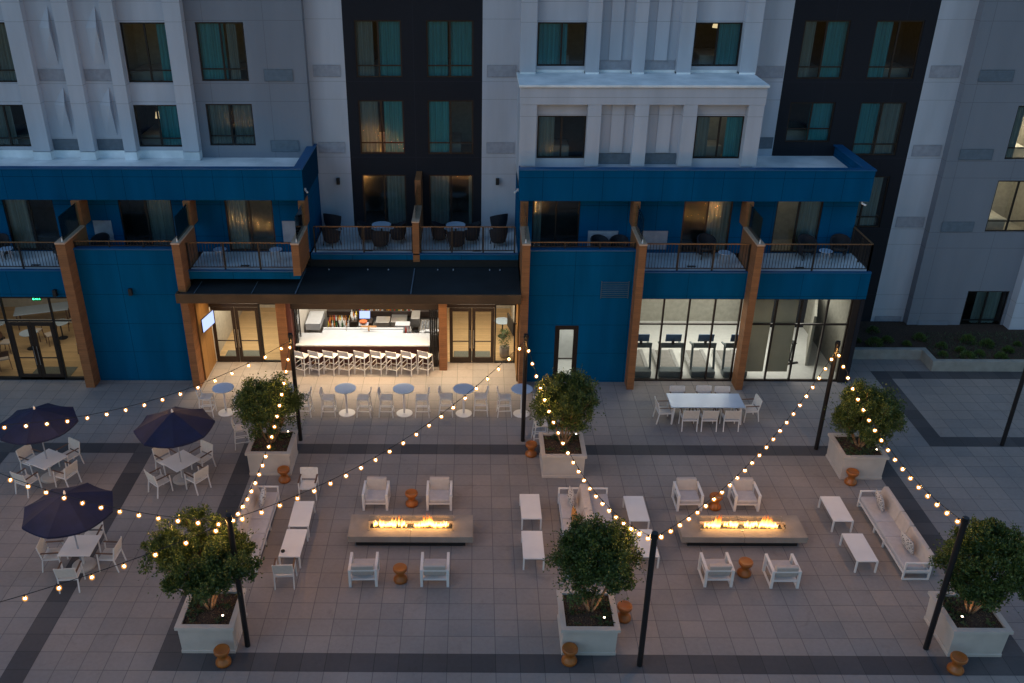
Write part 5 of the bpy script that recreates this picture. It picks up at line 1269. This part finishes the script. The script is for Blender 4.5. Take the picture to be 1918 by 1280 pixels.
# roller shades behind two panes, and a low partition in the gym corner
for a, b in ((10.38, 11.31), (11.41, 12.25)): hb(MB().box(a, 31.95, .30, b, 31.965, 3.5), 'roller_shade', SHADE)
hb(MB().prism([(13.35, 33.0), (13.45, 33.0), (14.3, 35.4), (14.2, 35.4)], .013, 2.2, 'z'), 'partition', M['gymwall'])
cl = MB().box(6.2, 32.4, 3.44, 10.0, 32.55, 3.50); hb(cl, 'ceiling_light', M['ceilglow'])

# ================================================================ BALCONY FURNITURE AND FIXTURES
def tub_chair():
    r = empty('wicker_tub_chair', (0, 0, 0)); n = 18; vs = []; fs = []
    for k, (z, rr) in enumerate(((.16, .27), (.34, .33), (.52, .36), (.70, .37))):
        for i in range(n + 1):
            an = math.pi + (i / n - .5) * math.radians(250) + math.pi / 2
            hgt = z if k < 3 else .60 + .24 * max(0, math.cos((i / n - .5) * math.pi * 1.05))
            for q in (0, .045): vs.append(((rr - q) * math.cos(an), (rr - q) * math.sin(an), hgt))
    w_ = (n + 1) * 2
    for k in range(3):
        for i in range(n):
            a = k * w_ + i * 2; fs += [(a, a + 2, a + 2 + w_, a + w_), (a + 1, a + 1 + w_, a + 3 + w_, a + 3)]
    for i in range(n): a = 3 * w_ + i * 2; fs.append((a, a + 2, a + 3, a + 1))
    for i in (0, n):
        for k in range(3): a = k * w_ + i * 2; fs.append((a, a + w_, a + w_ + 1, a + 1))
    MB().add(vs, fs).build('backrest', M['wicker'], r, smooth=False)
    MB().lathe([(.28, .36), (.31, .38), (.31, .43), (.27, .46)], 20).build('seat_cushion', M['black'], r, smooth=True)
    for sx in (-1, 1):
        for sy in (-1, 1): MB().bar((sx * .25, sy * .25, 0), (sx * .2, sy * .2, .34), .026).build('leg', M['black'], r)
    return r
def bistro():
    r = empty('bistro_table', (0, 0, 0)); MB().lathe([(.37, .70), (.385, .71), (.385, .73), (.37, .74)], 32).build('tabletop', M['hightop'], r)
    MB().cyl((0, 0, .02), (0, 0, .7), .04, n=10).build('pedestal', M['black'], r); MB().lathe([(.24, 0), (.24, .02), (.05, .04)], 20).build('base', M['black'], r); return r
def side_table():
    r = empty('side_table', (0, 0, 0)); MB().lathe([(.23, .46), (.245, .47), (.245, .49), (.23, .495)], 26).build('tabletop', M['hightop'], r)
    for k in range(3):
        an = k * 2.094 + .4; MB().bar((.16 * math.cos(an), .16 * math.sin(an), .46), (.22 * math.cos(an), .22 * math.sin(an), 0), .03).build('leg', M['cushion'], r)
    return r
Z2 = 4.602
WG = 'dark wicker tub chairs on the balconies'
for x, y, rz, l in ((-5.60, 34.35, -35, 'dark tub chair at the front left of the middle balcony'), (-5.78, 36.0, -20, 'dark tub chair against the white wall, left end of the middle balcony'), (1.0, 36.0, 25, 'dark tub chair against the white wall, right end of the middle balcony'), (0.95, 34.4, 20, 'dark tub chair at the front right of the middle balcony'),
                    (-4.25, 34.75, -80, 'dark tub chair left of the left round table, middle balcony'), (-3.05, 34.75, 80, 'dark tub chair right of the left round table, middle balcony'), (-3.65, 34.0, 0, 'dark tub chair in front of the left round table, middle balcony'),
                    (-1.35, 34.75, -80, 'dark tub chair left of the right round table, middle balcony'), (-.12, 34.7, 80, 'dark tub chair right of the right round table, middle balcony'), (-.7, 34.0, 5, 'dark tub chair in front of the right round table, middle balcony'),
                    (4.75, 33.0, 200, 'dark tub chair above the service door balcony, left one'), (5.45, 33.0, 160, 'dark tub chair above the service door balcony, right one'), (8.8, 33.15, 190, 'dark tub chair before the glass door, first balcony above the gym'),
                    (12.6, 33.1, 195, 'dark tub chair by the glass door on the corner balcony'), (13.85, 33.15, 165, 'dark tub chair at the right on the corner balcony'), (-14.2, 33.05, 170, 'dark tub chair behind the railing over the left blue wall'), (-18.0, 32.95, 180, 'dark tub chair on the far left balcony'), (-15.5, 32.6, 120, 'dark tub chair beside the divider on the far left balcony')):
    place(tub_chair, 'tub', (x, y, Z2), R(rz), l, 'chair', WG)
for x, l in ((-3.66, 'round pale table on the left half of the middle balcony'), (-.73, 'round pale table on the right half of the middle balcony')):
    place(bistro, 'bistro', (x, 34.72, Z2), 0, l, 'table', 'round pale tables on the middle balcony')
for x, y, l in ((-17.6, 32.6, 'small round side table on the far left balcony'), (-9.55, 32.6, 'small round side table at the left of the balcony over the entrance'), (-7.45, 32.6, 'small round side table at the right of the balcony over the entrance'), (9.33, 32.4, 'small round side table on the first balcony above the gym'), (13.15, 32.6, 'small round side table on the corner balcony')):
    place(side_table, 'sidet', (x, y, Z2), random.uniform(0, 2), l, 'table', 'small round balcony side tables')
def drainp(x, y):
    o = MB().box(-.16, -.06, 0, .16, .06, .012).build('floor_drain', M['black']); return o
for x, y, l in ((-8.55, 32.15, 'dark floor drain on the balcony over the entrance'), (8.1, 32.2, 'dark floor drain on the first balcony above the gym'), (12.1, 32.1, 'dark floor drain on the corner balcony'), (-4.1, 33.75, 'dark floor drain at the left of the middle balcony'), (.1, 33.75, 'dark floor drain at the right of the middle balcony'), (-16.4, 32.15, 'dark floor drain on the far left balcony')):
    place(lambda: drainp(0, 0), 'drain', (x, y, Z2), 0, l, 'drain', 'floor drains on the balconies')
def wall_light():
    r = empty('wall_light', (0, 0, 0)); MB().box(-.05, -.02, -.1, .05, 0, .1).build('backplate', M['black'], r); MB().box(-.065, -.16, -.13, .065, -.02, .13).build('housing', M['black'], r, bevel=.01, seg=1); return r
for x, y, z, l in ((-5.52, 36.57, 6.55, 'black cylinder wall light on the white wall left of the middle balcony'), (.93, 36.57, 6.55, 'black cylinder wall light on the white wall right of the middle balcony'), (-12.77, 31.6, 3.80, 'black wall light high on the left blue wall'), (-15.6, 31.6, 3.75, 'black wall light above the restaurant glass beside the cedar pillar')):
    place(wall_light, 'wl', (x, y, z), 0, l, 'wall light', 'black wall lights on the hotel')
def cam_fix():
    r = empty('security_camera', (0, 0, 0)); MB().box(-.03, -.03, -.05, .03, .03, .05).build('mount', M['whitemetal'], r); MB().cyl((.0, -.02, -.03), (.1, -.14, -.07), .035, n=10).build('body', M['whitemetal'], r); return r
for x, y, z, rz, l in ((-6.27, 33.25, 7.2, 0, 'small white camera on the side of the left blue fascia'), (1.6, 33.25, 7.2, R(-80), 'small white camera on the side of the right blue fascia'), (14.35, 33.1, 6.8, 0, 'small white camera under the right end of the blue fascia')):
    place(cam_fix, 'camf', (x, y, z), rz, l, 'camera', 'small cameras on the blue fascias')

# planting bed shrubs
def shrub(seed, n=420, rad=.28):
    rnd = random.Random(seed); m = MB()
    for k in range(n):
        an, el = rnd.uniform(0, 6.3), rnd.uniform(.0, 1.5); L = rnd.uniform(.6, 1) * rad; d = Vector((math.cos(an) * math.cos(el), math.sin(an) * math.cos(el), math.sin(el) * .9))
        p = d * L; a = (d + Vector((0, 0, .5))).normalized() * .06; b = a.cross(Vector((rnd.random() - .5, rnd.random() - .5, .3))).normalized() * .013
        m.poly([p - a, p + b, p + a, p - b])
    o = m.build('low_shrub', M['shrub']); return o
SP = [(15.92, 34.49), (17.16, 34.50), (16.50, 34.15), (17.86, 34.2), (18.59, 34.71), (19.19, 34.01), (19.78, 33.63), (21.10, 34.12), (16.92, 35.4), (21.73, 33.64), (18.91, 33.25), (19.81, 33.05), (21.15, 33.05), (20.4, 33.3), (20.5, 34.5), (22.4, 34.2), (15.3, 35.2), (22.6, 33.2)]
wh = ['nearest the hotel corner', 'fifth along the bed', 'low down by the left kerb', 'just before the kerb steps forward', 'behind the kerb step', 'in the middle of the wide part', 'right of the middle', 'under the dark ground floor window', 'back against the white wall', 'at the right edge, front row', 'in the front corner of the kerb step', 'second in the front row', 'fourth in the front row',
      'between the front and back rows', 'close under the dark window', 'far right, back row', 'deep in the shadow beside the hotel', 'last in the front row']
sh0 = [shrub(i, rad=.22 + .05 * i) for i in range(3)]
for i, ((x, y), l) in enumerate(zip(SP, wh)):
    o = sh0[i] if i < 3 else sh0[i % 3].copy()
    if i >= 3: C.objects.link(o)
    o.location = (x, y, .36); o.rotation_euler = (0, 0, i * 1.3); s_ = .8 + .1 * (i * 7 % 5); o.scale = (s_, s_, s_)
    tag(o, 'small green shrub in the raised bed, ' + l, 'shrub', 'low shrubs in the raised bed')
gm = MB(); rnd = random.Random(4)
for k in range(2600):
    x, y = rnd.uniform(18.6, 24), rnd.uniform(32.9, 35.4)
    L = rnd.uniform(.04, .12); an = rnd.uniform(0, 6.3); c, s = math.cos(an), math.sin(an); z = .365
    gm.poly([(x - s * .012, y + c * .012, z), (x + s * .012, y - c * .012, z), (x + c * L, y + s * L, z + L * rnd.uniform(.3, 1.2))])
tag(gm.build('ground_cover', M['soilgreen']), kind='stuff')

for x, y, w_, l in ((-9.47, 33.75, 1.5, 'grey door mat inside the left hand entrance doors'), (-.08, 33.75, 1.5, 'grey door mat inside the right hand entrance doors'), (-16.7, 32.25, 1.6, 'grey door mat inside the restaurant doors')):
    o = MB().box(-w_ / 2, -.42, 0, w_ / 2, .42, .012).build('door_mat', pm('grey mat', (.16, .17, .15), .95, var=.2, scale=30)); o.location = (x, y, .013); tag(o, l, 'mat', 'grey door mats')
